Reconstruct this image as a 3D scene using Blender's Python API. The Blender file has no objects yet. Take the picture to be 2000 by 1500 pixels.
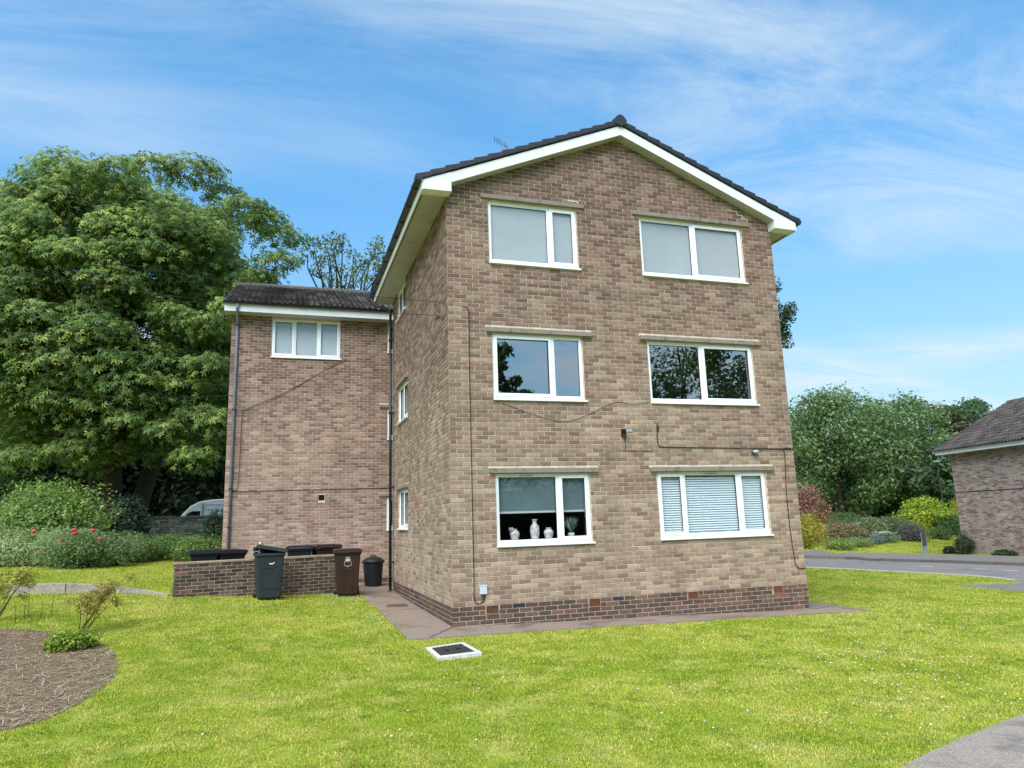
import bpy, bmesh, math, random
import numpy as np
from mathutils import Vector, Matrix
from mathutils.geometry import delaunay_2d_cdt
rnd = random.Random(7)
SC = bpy.context.scene
COL = SC.collection

# ------------------------------------------------------------------ camera
FPX = 1396.955; YAW, PITCH, ROLL = 0.3154, 0.1902, -0.0319
CAM = np.array([-2.678, -11.643, 1.617])
def cam_axes():
    cy, sy, cp, sp = math.cos(YAW), math.sin(YAW), math.cos(PITCH), math.sin(PITCH)
    fw = np.array([sy*cp, cy*cp, sp]); rt = np.array([cy, -sy, 0.0]); up = np.cross(rt, fw)
    return np.array([rt*math.cos(ROLL)+up*math.sin(ROLL), -rt*math.sin(ROLL)+up*math.cos(ROLL), fw])
AX = cam_axes()
cd = bpy.data.cameras.new('camera'); cam = bpy.data.objects.new('camera', cd); COL.objects.link(cam)
cd.sensor_width = 36; cd.lens = FPX/2000*36; cd.clip_start = 0.05; cd.clip_end = 3000
mw = Matrix.Identity(4)
for i in range(3):
    mw[i][0] = AX[0][i]; mw[i][1] = AX[1][i]; mw[i][2] = -AX[2][i]; mw[i][3] = CAM[i]
cam.matrix_world = mw
SC.camera = cam

# ------------------------------------------------------------------ world, sun, exposure
SUN_EL, SUN_AZ = math.radians(50), math.radians(218)       # azimuth clockwise from +Y
world = bpy.data.worlds.new('World'); SC.world = world; world.use_nodes = True
SC.view_settings.view_transform = 'Standard'; SC.view_settings.look = 'None'
SC.view_settings.exposure = 1.25; SC.view_settings.gamma = 1
def build_world():
    nt = world.node_tree; nt.nodes.clear(); N = nt.nodes.new; L = nt.links.new
    out = N('ShaderNodeOutputWorld'); bg = N('ShaderNodeBackground'); bg.inputs[1].default_value = 0.10
    sky = N('ShaderNodeTexSky'); sky.sky_type = 'NISHITA'; sky.sun_disc = False
    sky.sun_elevation = SUN_EL; sky.sun_rotation = SUN_AZ; sky.air_density = 1.0; sky.dust_density = 0.6; sky.ozone_density = 2.0
    tint = N('ShaderNodeMix'); tint.data_type = 'RGBA'; tint.blend_type = 'MULTIPLY'; tint.inputs[0].default_value = 1
    tint.inputs[7].default_value = (0.28, 0.96, 1.20, 1)
    L(sky.outputs[0], tint.inputs[6])
    tc = N('ShaderNodeTexCoord'); sep = N('ShaderNodeSeparateXYZ'); L(tc.outputs['Generated'], sep.inputs[0])
    def m(op, a, b=None, c=None):
        n = N('ShaderNodeMath'); n.operation = op
        for i, v in enumerate((a, b, c)):
            if v is None: continue
            if isinstance(v, (int, float)): n.inputs[i].default_value = v
            else: L(v, n.inputs[i])
        return n.outputs[0]
    zz = m('MAXIMUM', m('ADD', sep.outputs[2], 0.10), 0.05)
    comb = N('ShaderNodeCombineXYZ'); L(m('DIVIDE', sep.outputs[0], zz), comb.inputs[0]); L(m('DIVIDE', sep.outputs[1], zz), comb.inputs[1])
    def noise(rot, scale, loc, sc, det, rough, dist):
        mp = N('ShaderNodeMapping'); mp.inputs['Rotation'].default_value = (0, 0, rot); mp.inputs['Scale'].default_value = scale; mp.inputs['Location'].default_value = loc
        L(comb.outputs[0], mp.inputs[0])
        n = N('ShaderNodeTexNoise'); n.inputs['Scale'].default_value = sc; n.inputs['Detail'].default_value = det
        n.inputs['Roughness'].default_value = rough; n.inputs['Distortion'].default_value = dist
        L(mp.outputs[0], n.inputs['Vector']); return n.outputs[0]
    big = noise(math.radians(-35), (0.55, 1.0, 1), (6.54, 0.15, 0), 0.9, 3, 0.5, 0.3)
    fine = noise(math.radians(38), (0.42, 1.15, 1), (8.83, 6.52, 0), 2.1, 12, 0.70, 0.7)
    def ramp(v, a, b):
        r = N('ShaderNodeMapRange'); r.interpolation_type = 'SMOOTHSTEP'; r.inputs[1].default_value = a; r.inputs[2].default_value = b
        L(v, r.inputs[0]); return r.outputs[0]
    cov = ramp(big, 0.39, 0.66); wisp = ramp(fine, 0.30, 0.78)
    mask = m('MULTIPLY', cov, wisp)
    # thin haze towards the horizon
    hz = m('MULTIPLY', m('POWER', m('SUBTRACT', 1.0, m('MAXIMUM', sep.outputs[2], 0.0)), 3.2), 0.92)
    mask = m('MINIMUM', m('ADD', m('MULTIPLY', mask, 0.85), hz), 0.93)
    mix = N('ShaderNodeMix'); mix.data_type = 'RGBA'; L(mask, mix.inputs[0]); gr = N('ShaderNodeMapRange'); gr.interpolation_type = 'SMOOTHSTEP'; gr.inputs[2].default_value = 0.55; gr.inputs[3].default_value = 0.60; gr.inputs[4].default_value = 1.0; L(sep.outputs[2], gr.inputs[0])
    sc = N('ShaderNodeVectorMath'); sc.operation = 'SCALE'; L(tint.outputs[2], sc.inputs[0]); L(gr.outputs[0], sc.inputs['Scale']); L(sc.outputs[0], mix.inputs[6])
    mix.inputs[7].default_value = (3.2, 3.75, 4.15, 1)
    L(mix.outputs[2], bg.inputs[0]); L(bg.outputs[0], out.inputs[0])
build_world()
sd = bpy.data.lights.new('sun', 'SUN'); sd.energy = 2.6; sd.angle = math.radians(60); sd.color = (1.0, 0.945, 0.88)
sun = bpy.data.objects.new('sun', sd); COL.objects.link(sun)
sdir = Vector((math.sin(SUN_AZ)*math.cos(SUN_EL), math.cos(SUN_AZ)*math.cos(SUN_EL), math.sin(SUN_EL)))
sun.rotation_euler = sdir.to_track_quat('Z', 'Y').to_euler(); sun.location = sdir*60

# ------------------------------------------------------------------ pixel helpers (photo pixels of 2000 x 1500)
def ray(px, py): return AX.T @ np.array([(px-1000)/FPX, -(py-750)/FPX, 1.0])
def at(px, py, t): return CAM + ray(px, py)*t                       # t = depth along the view axis
def on(px, py, ax, v):
    d = ray(px, py); return CAM + d*(v-CAM[ax])/d[ax]
def depth(P): return float(AX[2] @ (np.asarray(P)-CAM))

# ------------------------------------------------------------------ terrain height
CTRL = [(0,0,-.02),(3.4,0,-.10),(6.86,0,-.19),(0,6.35,.05),(-1.2,5.5,.07),(-2.9,5,.16),(-4.7,5.2,.29),(-.1,7.6,.12),(-3,8.1,.2),
        (-2.7,-11.6,0),(-.9,-2,-.03),(-5,-1,.06),(-8,0,.16),(-6.5,8.4,.37),(-8.8,9,.44),(-9,14,.55),(-12,20,.7),(-5,22,.75),(-8,28,.85),(-18,30,.9),
        (5,-9,-.12),(12,-6,-.34),(12.5,3,-.34),(15,9,-.40),(19,6,-.42),(20,14,-.40),(25,11,-.36),(7,12,-.1),(14,20,-.2),(-14,2,.35),(-12,-12,.15),(20,-12,-.45),
        (29,6,-.3),(35,20,.2),(24,28,.15),(20,40,.4),(0,45,.9),(-30,10,.8),(-30,40,1.0),(40,45,.6),(40,-15,-.3)]
for px, py, t in ((1700,1050,38),(1600,1076,30.5),(1880,1062,36),(1850,1050,39)):
    CTRL.append(tuple(at(px, py, t)))
CTRL = np.array(CTRL)
def _tps():
    P = CTRL[:, :2]; n = len(P)
    d = np.linalg.norm(P[:, None]-P[None], axis=2)
    K = np.where(d > 0, d**2*np.log(d+1e-12), 0) + np.eye(n)*0.6
    A = np.zeros((n+3, n+3)); A[:n, :n] = K; A[:n, n] = 1; A[:n, n+1:] = P; A[n, :n] = 1; A[n+1:, :n] = P.T
    return np.linalg.solve(A, np.concatenate([CTRL[:, 2], np.zeros(3)]))
TW = _tps()
def gz(x, y):
    x = np.clip(np.asarray(x, float), -32, 42); y = np.clip(np.asarray(y, float), -16, 46)
    q = np.stack([x, y], -1); d = np.linalg.norm(q[..., None, :]-CTRL[:, :2], axis=-1)
    U = d**2*np.log(d+1e-12)
    n = len(CTRL); return U @ TW[:n] + TW[n] + TW[n+1]*x + TW[n+2]*y
def G(x, y): return float(gz(x, y))
def hit(px, py, dz=0.0):                                               # where a pixel's ray meets the ground
    d = ray(px, py); a, b = 2.0, 400.0; t = a
    prev = 2.0
    for t in np.concatenate([np.arange(2, 60, .5), np.arange(60, 400, 5)]):
        P = CAM + d*t
        if P[2] < G(P[0], P[1])+dz: break
        prev = t
    a, b = prev, t
    for _ in range(40):
        t = (a+b)/2; P = CAM+d*t
        if P[2] < G(P[0], P[1])+dz: b = t
        else: a = t
    return P

# ------------------------------------------------------------------ materials
def lin(r, g, b):
    f = lambda c: (c/255/12.92 if c/255 <= .04045 else ((c/255+.055)/1.055)**2.4)
    return (f(r), f(g), f(b))
MATS = {}
def mat(name, col=(.5, .5, .5), rough=.6, spec=.5, metal=0, attr=False, noise=None, noise2=None, bump=None, transl=0, coat=0, streak=0):
    """noise=(scale, amount, detail): value variation; noise2=(scale, colour, threshold): blotches; bump=(scale, strength)"""
    if name in MATS: return MATS[name]
    m = bpy.data.materials.new(name); m.use_nodes = True; nt = m.node_tree; N = nt.nodes.new; L = nt.links.new
    b = nt.nodes['Principled BSDF']; out = nt.nodes['Material Output']
    b.inputs['Roughness'].default_value = rough; b.inputs['Specular IOR Level'].default_value = spec; b.inputs['Metallic'].default_value = metal
    if coat: b.inputs['Coat Weight'].default_value = coat
    if attr:
        a = N('ShaderNodeAttribute'); a.attribute_name = 'Col'; c = a.outputs['Color']
    else:
        a = N('ShaderNodeRGB'); a.outputs[0].default_value = (*col, 1); c = a.outputs[0]
    tc = N('ShaderNodeNewGeometry'); pos = tc.outputs['Position']
    if noise2:
        n = N('ShaderNodeTexNoise'); n.inputs['Scale'].default_value = noise2[0]; n.inputs['Detail'].default_value = 6; n.inputs['Roughness'].default_value = .65; L(pos, n.inputs['Vector'])
        r = N('ShaderNodeMapRange'); r.inputs[1].default_value = noise2[2]; r.inputs[2].default_value = noise2[2]+.16; L(n.outputs[0], r.inputs[0])
        x = N('ShaderNodeMix'); x.data_type = 'RGBA'; L(r.outputs[0], x.inputs[0]); L(c, x.inputs[6]); x.inputs[7].default_value = (*noise2[1], 1); c = x.outputs[2]
    if noise:
        n = N('ShaderNodeTexNoise'); n.inputs['Scale'].default_value = noise[0]; n.inputs['Detail'].default_value = noise[2] if len(noise) > 2 else 5; n.inputs['Roughness'].default_value = .7; L(pos, n.inputs['Vector'])
        r = N('ShaderNodeMapRange'); r.inputs[1].default_value = .25; r.inputs[2].default_value = .75; r.inputs[3].default_value = 1-noise[1]; r.inputs[4].default_value = 1+noise[1]; L(n.outputs[0], r.inputs[0])
        x = N('ShaderNodeVectorMath'); x.operation = 'SCALE'; L(c, x.inputs[0]); L(r.outputs[0], x.inputs['Scale']); c = x.outputs[0]
    if streak:                                                          # rain streaking and broad weathering
        mp = N('ShaderNodeMapping'); mp.inputs['Scale'].default_value = (2.6, 2.6, .42); L(pos, mp.inputs[0])
        n = N('ShaderNodeTexNoise'); n.inputs['Scale'].default_value = 1; n.inputs['Detail'].default_value = 6; n.inputs['Roughness'].default_value = .62; L(mp.outputs[0], n.inputs['Vector'])
        r = N('ShaderNodeMapRange'); r.inputs[1].default_value = .3; r.inputs[2].default_value = .7; r.inputs[3].default_value = 1-streak; r.inputs[4].default_value = 1+streak*.8; L(n.outputs[0], r.inputs[0])
        x = N('ShaderNodeVectorMath'); x.operation = 'SCALE'; L(c, x.inputs[0]); L(r.outputs[0], x.inputs['Scale']); c = x.outputs[0]
    L(c, b.inputs['Base Color'])
    if bump:
        n = N('ShaderNodeTexNoise'); n.inputs['Scale'].default_value = bump[0]; n.inputs['Detail'].default_value = 4; L(pos, n.inputs['Vector'])
        bp = N('ShaderNodeBump'); bp.inputs['Strength'].default_value = bump[1]; bp.inputs['Distance'].default_value = .01; L(n.outputs[0], bp.inputs['Height']); L(bp.outputs[0], b.inputs['Normal'])
    if transl:
        t = N('ShaderNodeBsdfTranslucent'); L(c, t.inputs['Color']); mx = N('ShaderNodeMixShader'); mx.inputs[0].default_value = transl
        L(b.outputs[0], mx.inputs[1]); L(t.outputs[0], mx.inputs[2]); L(mx.outputs[0], out.inputs[0])
    MATS[name] = m; return m
def glass_mat(name, f0=.08, tint=(.90, .93, .93)):
    m = bpy.data.materials.new(name); m.use_nodes = True; nt = m.node_tree; nt.nodes.clear(); N = nt.nodes.new; L = nt.links.new
    o = N('ShaderNodeOutputMaterial'); w = N('ShaderNodeLayerWeight'); w.inputs[0].default_value = .5
    p = N('ShaderNodeMath'); p.operation = 'POWER'; L(w.outputs['Facing'], p.inputs[0]); p.inputs[1].default_value = 5
    f = N('ShaderNodeMath'); f.operation = 'MULTIPLY_ADD'; L(p.outputs[0], f.inputs[0]); f.inputs[1].default_value = 1-f0; f.inputs[2].default_value = f0
    t = N('ShaderNodeBsdfTransparent'); t.inputs[0].default_value = (*tint, 1); g = N('ShaderNodeBsdfGlossy'); g.inputs['Roughness'].default_value = .0
    x = N('ShaderNodeMixShader'); L(f.outputs[0], x.inputs[0]); L(t.outputs[0], x.inputs[1]); L(g.outputs[0], x.inputs[2]); L(x.outputs[0], o.inputs[0])
    return m
M_BRICK = mat('brick_face', attr=True, rough=.9, spec=.2, streak=.17, noise=(30, .30, 6), noise2=(5.5, lin(96, 82, 72), .66), bump=(160, .35))
M_MORTAR = mat('mortar', lin(206, 188, 168), .95, .1, noise=(9, .32), streak=.15)
M_MORTAR_D = mat('mortar_weathered', lin(128, 118, 106), .95, .1, noise=(8, .3))
M_UPVC = mat('white_upvc', (.80, .82, .83), .35, .5, noise=(3, .04))
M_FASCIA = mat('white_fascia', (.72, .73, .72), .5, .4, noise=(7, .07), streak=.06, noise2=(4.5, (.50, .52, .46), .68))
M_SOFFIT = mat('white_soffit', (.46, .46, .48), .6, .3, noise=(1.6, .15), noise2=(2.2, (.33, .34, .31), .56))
M_BLACK = mat('black_plastic', (.012, .013, .018), .38, .5)
M_BIN = mat('bin_plastic', (.022, .029, .036), .5, .4, noise=(5, .25), bump=(220, .08))
M_BINB = mat('bin_plastic_black', (.010, .011, .014), .42, .5, noise=(5, .2))
M_BROWN = mat('bin_plastic_brown', (.030, .012, .009), .45, .5, noise=(5, .2))
M_GREYPIPE = mat('grey_pipe', (.16, .18, .23), .5, .5, noise=(3, .2))
M_TILE = mat('slate_grey_tile', (.020, .020, .026), .55, .4, noise=(12, .35))
M_OLDTILE = mat('weathered_tile', attr=True, rough=.9, spec=.2, noise=(30, .35), noise2=(9, (.13, .125, .10), .60))
M_CONC = mat('concrete', lin(134, 125, 114), .95, .15, noise=(45, .32, 8), noise2=(7, lin(98, 92, 82), .54), bump=(90, .4))
M_PATH = mat('concrete_path', lin(136, 120, 107), .95, .15, noise=(60, .45, 8), noise2=(1.3, lin(104, 92, 84), .52), bump=(120, .6))
M_TARMAC = mat('tarmac', lin(122, 117, 112), .95, .15, noise=(60, .25, 8), noise2=(.6, lin(100, 99, 102), .55), bump=(100, .6))
M_PAVE = mat('pavement_tarmac', lin(114, 109, 104), .95, .15, noise=(50, .22, 8))
M_SOIL = mat('soil', lin(116, 94, 75), 1, .05, noise=(26, .5, 9), noise2=(7, lin(158, 134, 102), .52), bump=(30, 1))
M_STRAW = mat('straw', attr=True, rough=.9, spec=.1)
M_LEAF = mat('leaf', attr=True, rough=.5, spec=.35, transl=.42)
M_LEAFM = mat('leaf_matt', attr=True, rough=.75, spec=.15, transl=.25)
M_BARK = mat('bark', (.055, .045, .035), .95, .1, noise=(12, .4), bump=(25, 1))
M_CABLE = mat('black_cable', (.015, .013, .013), .6, .3)
M_CABLEB = mat('brown_cable', (.10, .055, .04), .7, .3)
M_TERRA = mat('terracotta', lin(150, 108, 84), .85, .2, noise=(20, .2))
M_DARK = mat('dark_void', (.01, .01, .011), .9, .1)
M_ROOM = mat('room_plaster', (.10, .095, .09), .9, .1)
M_BLINDP = mat('pale_reflection_blind', (.46, .46, .47), .8, .2, noise=(.9, .10))  # pale tone stands in for bright cloud reflected in the top panes
M_BLINDB = mat('blue_grey_blind', (.13, .18, .20), .85, .2, noise=(3, .12))
M_SLAT = mat('venetian_slat', (.74, .82, .86), .45, .4)
M_GLASS = glass_mat('window_glass', .08); M_GLASST = glass_mat('window_glass_upper', .12); M_GLASSM = glass_mat('window_glass_coated', .52)
M_METAL = mat('dull_metal', (.22, .22, .23), .5, .5, metal=.6)
M_WHITE = mat('white_paint', (.8, .8, .8), .5)
M_STONE = mat('dry_stone', attr=True, rough=.95, spec=.1, noise=(14, .35), bump=(40, .8))

# ------------------------------------------------------------------ mesh helpers
class MB:
    def __init__(s): s.v = []; s.f = []; s.c = []; s.col = None
    def face(s, pts, col=None):
        i = len(s.v); s.v += [tuple(p) for p in pts]; s.f.append(tuple(range(i, i+len(pts)))); s.c.append(col)
    def grid(s, V, F, col=None):
        i = len(s.v); s.v += [tuple(p) for p in V]
        for f in F: s.f.append(tuple(k+i for k in f)); s.c.append(col)
    def box(s, a, b, col=None, fr=None):
        x0, y0, z0 = a; x1, y1, z1 = b
        V = [(x0,y0,z0),(x1,y0,z0),(x1,y1,z0),(x0,y1,z0),(x0,y0,z1),(x1,y0,z1),(x1,y1,z1),(x0,y1,z1)]
        if fr: V = [fr(*p) for p in V]
        s.grid(V, [(0,3,2,1),(4,5,6,7),(0,1,5,4),(1,2,6,5),(2,3,7,6),(3,0,4,7)], col)
    def hexa(s, V, col=None):
        s.grid(V, [(0,3,2,1),(4,5,6,7),(0,1,5,4),(1,2,6,5),(2,3,7,6),(3,0,4,7)], col)
    def tube(s, pts, rad, n=8, col=None, cap=True):
        pts = [Vector(p) for p in pts]
        if not hasattr(rad, '__len__'): rad = [rad]*len(pts)
        rings = []; ref = None
        for i, p in enumerate(pts):
            d = (pts[min(i+1, len(pts)-1)]-pts[max(i-1, 0)]).normalized()
            if ref is None: ref = d.orthogonal().normalized()
            a = (ref-d*ref.dot(d)); a = a.normalized() if a.length > 1e-6 else d.orthogonal().normalized(); ref = a; b = d.cross(a)
            rings.append([p+(a*math.cos(2*math.pi*k/n)+b*math.sin(2*math.pi*k/n))*rad[i] for k in range(n)])
        V = [q for r in rings for q in r]; F = []
        for i in range(len(pts)-1):
            for k in range(n): F.append((i*n+k, i*n+(k+1)%n, (i+1)*n+(k+1)%n, (i+1)*n+k))
        if cap: F.append(tuple(range(n-1, -1, -1))); F.append(tuple((len(pts)-1)*n+k for k in range(n)))
        s.grid(V, F, col)
    def lathe(s, prof, n=20, c=(0, 0, 0), col=None):
        V = [(c[0]+r*math.cos(2*math.pi*k/n), c[1]+r*math.sin(2*math.pi*k/n), c[2]+z) for r, z in prof for k in range(n)]
        F = [(i*n+k, i*n+(k+1)%n, (i+1)*n+(k+1)%n, (i+1)*n+k) for i in range(len(prof)-1) for k in range(n)]
        F.append(tuple(range(n-1, -1, -1))); F.append(tuple((len(prof)-1)*n+k for k in range(n)))
        s.grid(V, F, col)
    def mesh(s, name, m=None):
        me = bpy.data.meshes.new(name); me.from_pydata(s.v, [], s.f); 
        if any(c is not None for c in s.c): setcol(me, [c or (.5, .5, .5) for c in s.c])
        if m: me.materials.append(m)
        return me
    def build(s, name, m, parent=None, smooth=False, bevel=0):
        o = link(name, s.mesh(name, m), parent)
        if smooth: o.data.shade_smooth()
        if bevel:
            md = o.modifiers.new('bevel', 'BEVEL'); md.width = bevel; md.segments = 2; md.limit_method = 'ANGLE'; md.angle_limit = math.radians(40)
        return o
def setcol(me, cols):
    a = me.color_attributes.new('Col', 'FLOAT_COLOR', 'CORNER')
    ls = np.empty(len(me.polygons), np.int32); me.polygons.foreach_get('loop_total', ls)
    c = np.ones((len(cols), 4), np.float32); c[:, :3] = np.asarray(cols, np.float32)[:, :3]
    a.data.foreach_set('color', np.repeat(c, ls, axis=0).ravel())
def link(name, data, parent=None):
    o = bpy.data.objects.new(name, data); COL.objects.link(o)
    if parent is not None: o.parent = parent
    return o
def thing(name, label, cat, loc=(0, 0, 0), rz=0, group=None):
    o = bpy.data.objects.new(name, None); COL.objects.link(o); o.location = loc; o.rotation_euler = (0, 0, rz); o.empty_display_size = .2
    return tag(o, label, cat, group)
def tag(o, label, cat, group=None):
    o['label'] = label; o['category'] = cat
    if group: o['group'] = group
    return o
def kind(o, k): o['kind'] = k; return o
def frame(O, u, n):
    O = Vector(O); u = Vector(u); n = Vector(n)
    return lambda a, b, c: O+u*a+n*b+Vector((0, 0, c))                 # (along, outward, up)
def npmesh(name, V, F, cols, m):
    me = bpy.data.meshes.new(name); k = F.shape[1]
    me.vertices.add(len(V)); me.vertices.foreach_set('co', V.astype(np.float32).ravel())
    me.loops.add(F.size); me.loops.foreach_set('vertex_index', F.astype(np.int32).ravel())
    me.polygons.add(len(F)); me.polygons.foreach_set('loop_start', np.arange(0, F.size, k, dtype=np.int32))
    me.update(calc_edges=True); me.validate()
    if cols is not None: setcol(me, cols)
    me.materials.append(m); return me

# ------------------------------------------------------------------ ground sheet and draped surfaces
def ground_sheet():
    def ax(a, b): return np.concatenate([[-900, -400, -200, -100, -60], np.arange(a, b, 1.0), [70, 110, 220, 400, 900]])
    xs, ys = ax(-40, 50), ax(-24, 56); X, Y = np.meshgrid(xs, ys, indexing='ij'); Z = gz(X, Y)
    V = np.stack([X, Y, Z], -1).reshape(-1, 3); n, k = len(xs), len(ys)
    I = (np.arange(n-1)[:, None]*k+np.arange(k-1)[None]).ravel()
    F = np.stack([I, I+k, I+k+1, I+1], 1)
    return V, F
def grass_ground_mat():
    m = bpy.data.materials.new('grass_ground'); m.use_nodes = True; nt = m.node_tree; N = nt.nodes.new; L = nt.links.new; b = nt.nodes['Principled BSDF']
    v = N('ShaderNodeVectorMath'); v.operation = 'SCALE'; v.inputs['Scale'].default_value = .62; L(lawn_colour(nt, False), v.inputs[0]); L(v.outputs[0], b.inputs['Base Color']); b.inputs['Roughness'].default_value = .9; b.inputs['Specular IOR Level'].default_value = .1
    return m
def lawn_colour(nt, blade):
    N = nt.nodes.new; L = nt.links.new
    g = N('ShaderNodeNewGeometry')
    def nz(sc, det=4):
        n = N('ShaderNodeTexNoise'); n.inputs['Scale'].default_value = sc; n.inputs['Detail'].default_value = det; n.inputs['Roughness'].default_value = .65; L(g.outputs['Position'], n.inputs['Vector']); return n.outputs[0]
    def mr(v, a, b_):
        r = N('ShaderNodeMapRange'); r.inputs[1].default_value = a; r.inputs[2].default_value = b_; L(v, r.inputs[0]); return r.outputs[0]
    def mix(f, a, c):
        x = N('ShaderNodeMix'); x.data_type = 'RGBA'; L(f, x.inputs[0])
        for i, v in ((6, a), (7, c)):
            if isinstance(v, tuple): x.inputs[i].default_value = (*v, 1)
            else: L(v, x.inputs[i])
        return x.outputs[2]
    c = mix(mr(nz(.42), .42, .58), LAWN[0], LAWN[1])
    c = mix(mr(nz(1.7), .48, .74), c, LAWN[2])
    c = mix(mr(nz(3.6), .52, .70), c, LAWN[3])
    c = mix(mr(nz(.9, 6), .60, .72), c, LAWN[2])
    if blade:
        oi = N('ShaderNodeObjectInfo'); a = N('ShaderNodeAttribute'); a.attribute_name = 'Col'
        h = N('ShaderNodeVectorMath'); h.operation = 'MULTIPLY'; L(c, h.inputs[0]); L(a.outputs['Color'], h.inputs[1]); c = h.outputs[0]
    return c
LAWN = [(.335, .415, .038), (.45, .49, .070), (.56, .54, .145), (.225, .315, .028)]
gv, gf = ground_sheet()
ground = kind(link('ground', npmesh('ground', gv, gf, None, grass_ground_mat())), 'structure')
ground.data.shade_smooth()
def resample(poly, res):
    out = []
    for i, p in enumerate(poly):
        q = poly[(i+1) % len(poly)]; n = max(1, int(math.hypot(q[0]-p[0], q[1]-p[1])/res))
        out += [(p[0]+(q[0]-p[0])*k/n, p[1]+(q[1]-p[1])*k/n) for k in range(n)]
    return out
def inside(poly, X, Y):
    r = np.zeros(np.shape(X), bool); j = len(poly)-1
    for i in range(len(poly)):
        xi, yi = poly[i]; xj, yj = poly[j]
        c = ((yi > Y) != (yj > Y)) & (X < (xj-xi)*(Y-yi)/((yj-yi) or 1e-12)+xi); r ^= c; j = i
    return r
def drape(name, poly, off, m, res=.5, skirt=.08, parent=None, zfun=None):
    zf = zfun or gz
    b = resample(poly, res); P = np.array(b)
    xs = np.arange(P[:, 0].min(), P[:, 0].max(), res); ys = np.arange(P[:, 1].min(), P[:, 1].max(), res)
    X, Y = np.meshgrid(xs, ys); k = inside(poly, X, Y); pts = list(zip(X[k], Y[k]))
    v, e, f, *_ = delaunay_2d_cdt([Vector(p) for p in b+pts], [], [list(range(len(b)))], 1, 1e-5)
    A = np.array([(p[0], p[1]) for p in v]); Z = zf(A[:, 0], A[:, 1])+off
    mb = MB(); V = [(A[i, 0], A[i, 1], Z[i]) for i in range(len(A))]; mb.grid(V, f)
    zb = zf(P[:, 0], P[:, 1])+off
    for i in range(len(b)):
        j = (i+1) % len(b)
        mb.face([(*b[i], zb[i]-skirt), (*b[j], zb[j]-skirt), (*b[j], zb[j]), (*b[i], zb[i])])
    o = mb.build(name, m, parent); return o
def pxpoly(pts): return [tuple(hit(x, y)[:2]) for x, y in pts]
MASKS = []                                                              # polygons without lawn

# ------------------------------------------------------------------ brickwork
W, D1, WY, WXL, WXR, WDEP = 6.8625, 6.35, 8.2, -4.03, 6.9, 7.8
def hsh(a, b, s=0):
    v = math.sin(a*127.1+b*311.7+s*74.7)*43758.5453; return v-math.floor(v)
def ih(u, w, s):
    n = (int(round(u*1000))*73856093) ^ (int(round(w*1000))*19349663) ^ (s*83492791); n = (n ^ (n >> 13))*1274126177 & 0xffffffff; n ^= n >> 16; return (n & 0xffff)/65536
def vn(x, y, s=0):
    xi, yi = math.floor(x), math.floor(y); fx, fy = x-xi, y-yi; fx = fx*fx*(3-2*fx); fy = fy*fy*(3-2*fy)
    a = hsh(xi, yi, s)*(1-fx)+hsh(xi+1, yi, s)*fx; b = hsh(xi, yi+1, s)*(1-fx)+hsh(xi+1, yi+1, s)*fx
    return a*(1-fy)+b*fy
PAL = dict(light=lin(186,168,148), beige=lin(168,149,131), taupe=lin(149,129,114), brown=lin(124,103,92), dark=lin(101,84,77), red=lin(134,96,88), umber=lin(128,102,92), orange=lin(168,122,102), pink=lin(160,132,120), plinth=lin(98,82,74), plinthl=lin(118,98,86), black=lin(62,62,68))
def wall_palette(u, w, seed, tone=0.0):
    if w < .30:
        r = ih(u, w, seed+3); k = 'plinth' if r < .70 else 'plinthl' if r < .95 else 'black' if r < .965 else 'red'
    else:
        t = min(1, max(0, (w-.3)/7.5))+tone
        q = vn(u*.55, w*.9, seed+9)-.5
        r = ih(u, w, seed+1)*.92+q*.5+(t-.38)*.60
        k = 'light' if r < .20 else 'beige' if r < .50 else 'taupe' if r < .80 else 'brown' if r < 1.02 else 'dark'
        s = ih(u, w, seed+5)
        if s < .008+.045*t*t: k = 'red'
        elif s < .010+.045*t*t: k = 'orange'
        elif s < .06+.24*t*t: k = 'umber'
        elif s > .88: k = 'pink'
    c = PAL[k]
    if w >= .30: mc = [PAL['beige'][i]*(1-t)+PAL['brown'][i]*t for i in range(3)]; c = [x*.66+y*.34 for x, y in zip(c, mc)]
    j = .90+.20*ih(u, w, seed+6); kk = .80
    return (c[0]*j*kk*1.03, c[1]*j*kk*.975, c[2]*j*kk*.93)
def brick_geom(mb, fr, u0, u1, w0, w1, col, dn=0.0):
    c = .004
    V = [fr(u0, -.014, w0), fr(u1, -.014, w0), fr(u1, -.014, w1), fr(u0, -.014, w1),
         fr(u0, dn-c, w0), fr(u1, dn-c, w0), fr(u1, dn-c, w1), fr(u0, dn-c, w1),
         fr(u0+c, dn, w0+c), fr(u1-c, dn, w0+c), fr(u1-c, dn, w1-c), fr(u0+c, dn, w1-c)]
    F = [(8,9,10,11)]
    for i in range(4):
        j = (i+1) % 4; F += [(4+i, 4+j, 8+j, 8+i), (i, j, 4+j, 4+i)]
    mb.grid(V, F, col)
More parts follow.
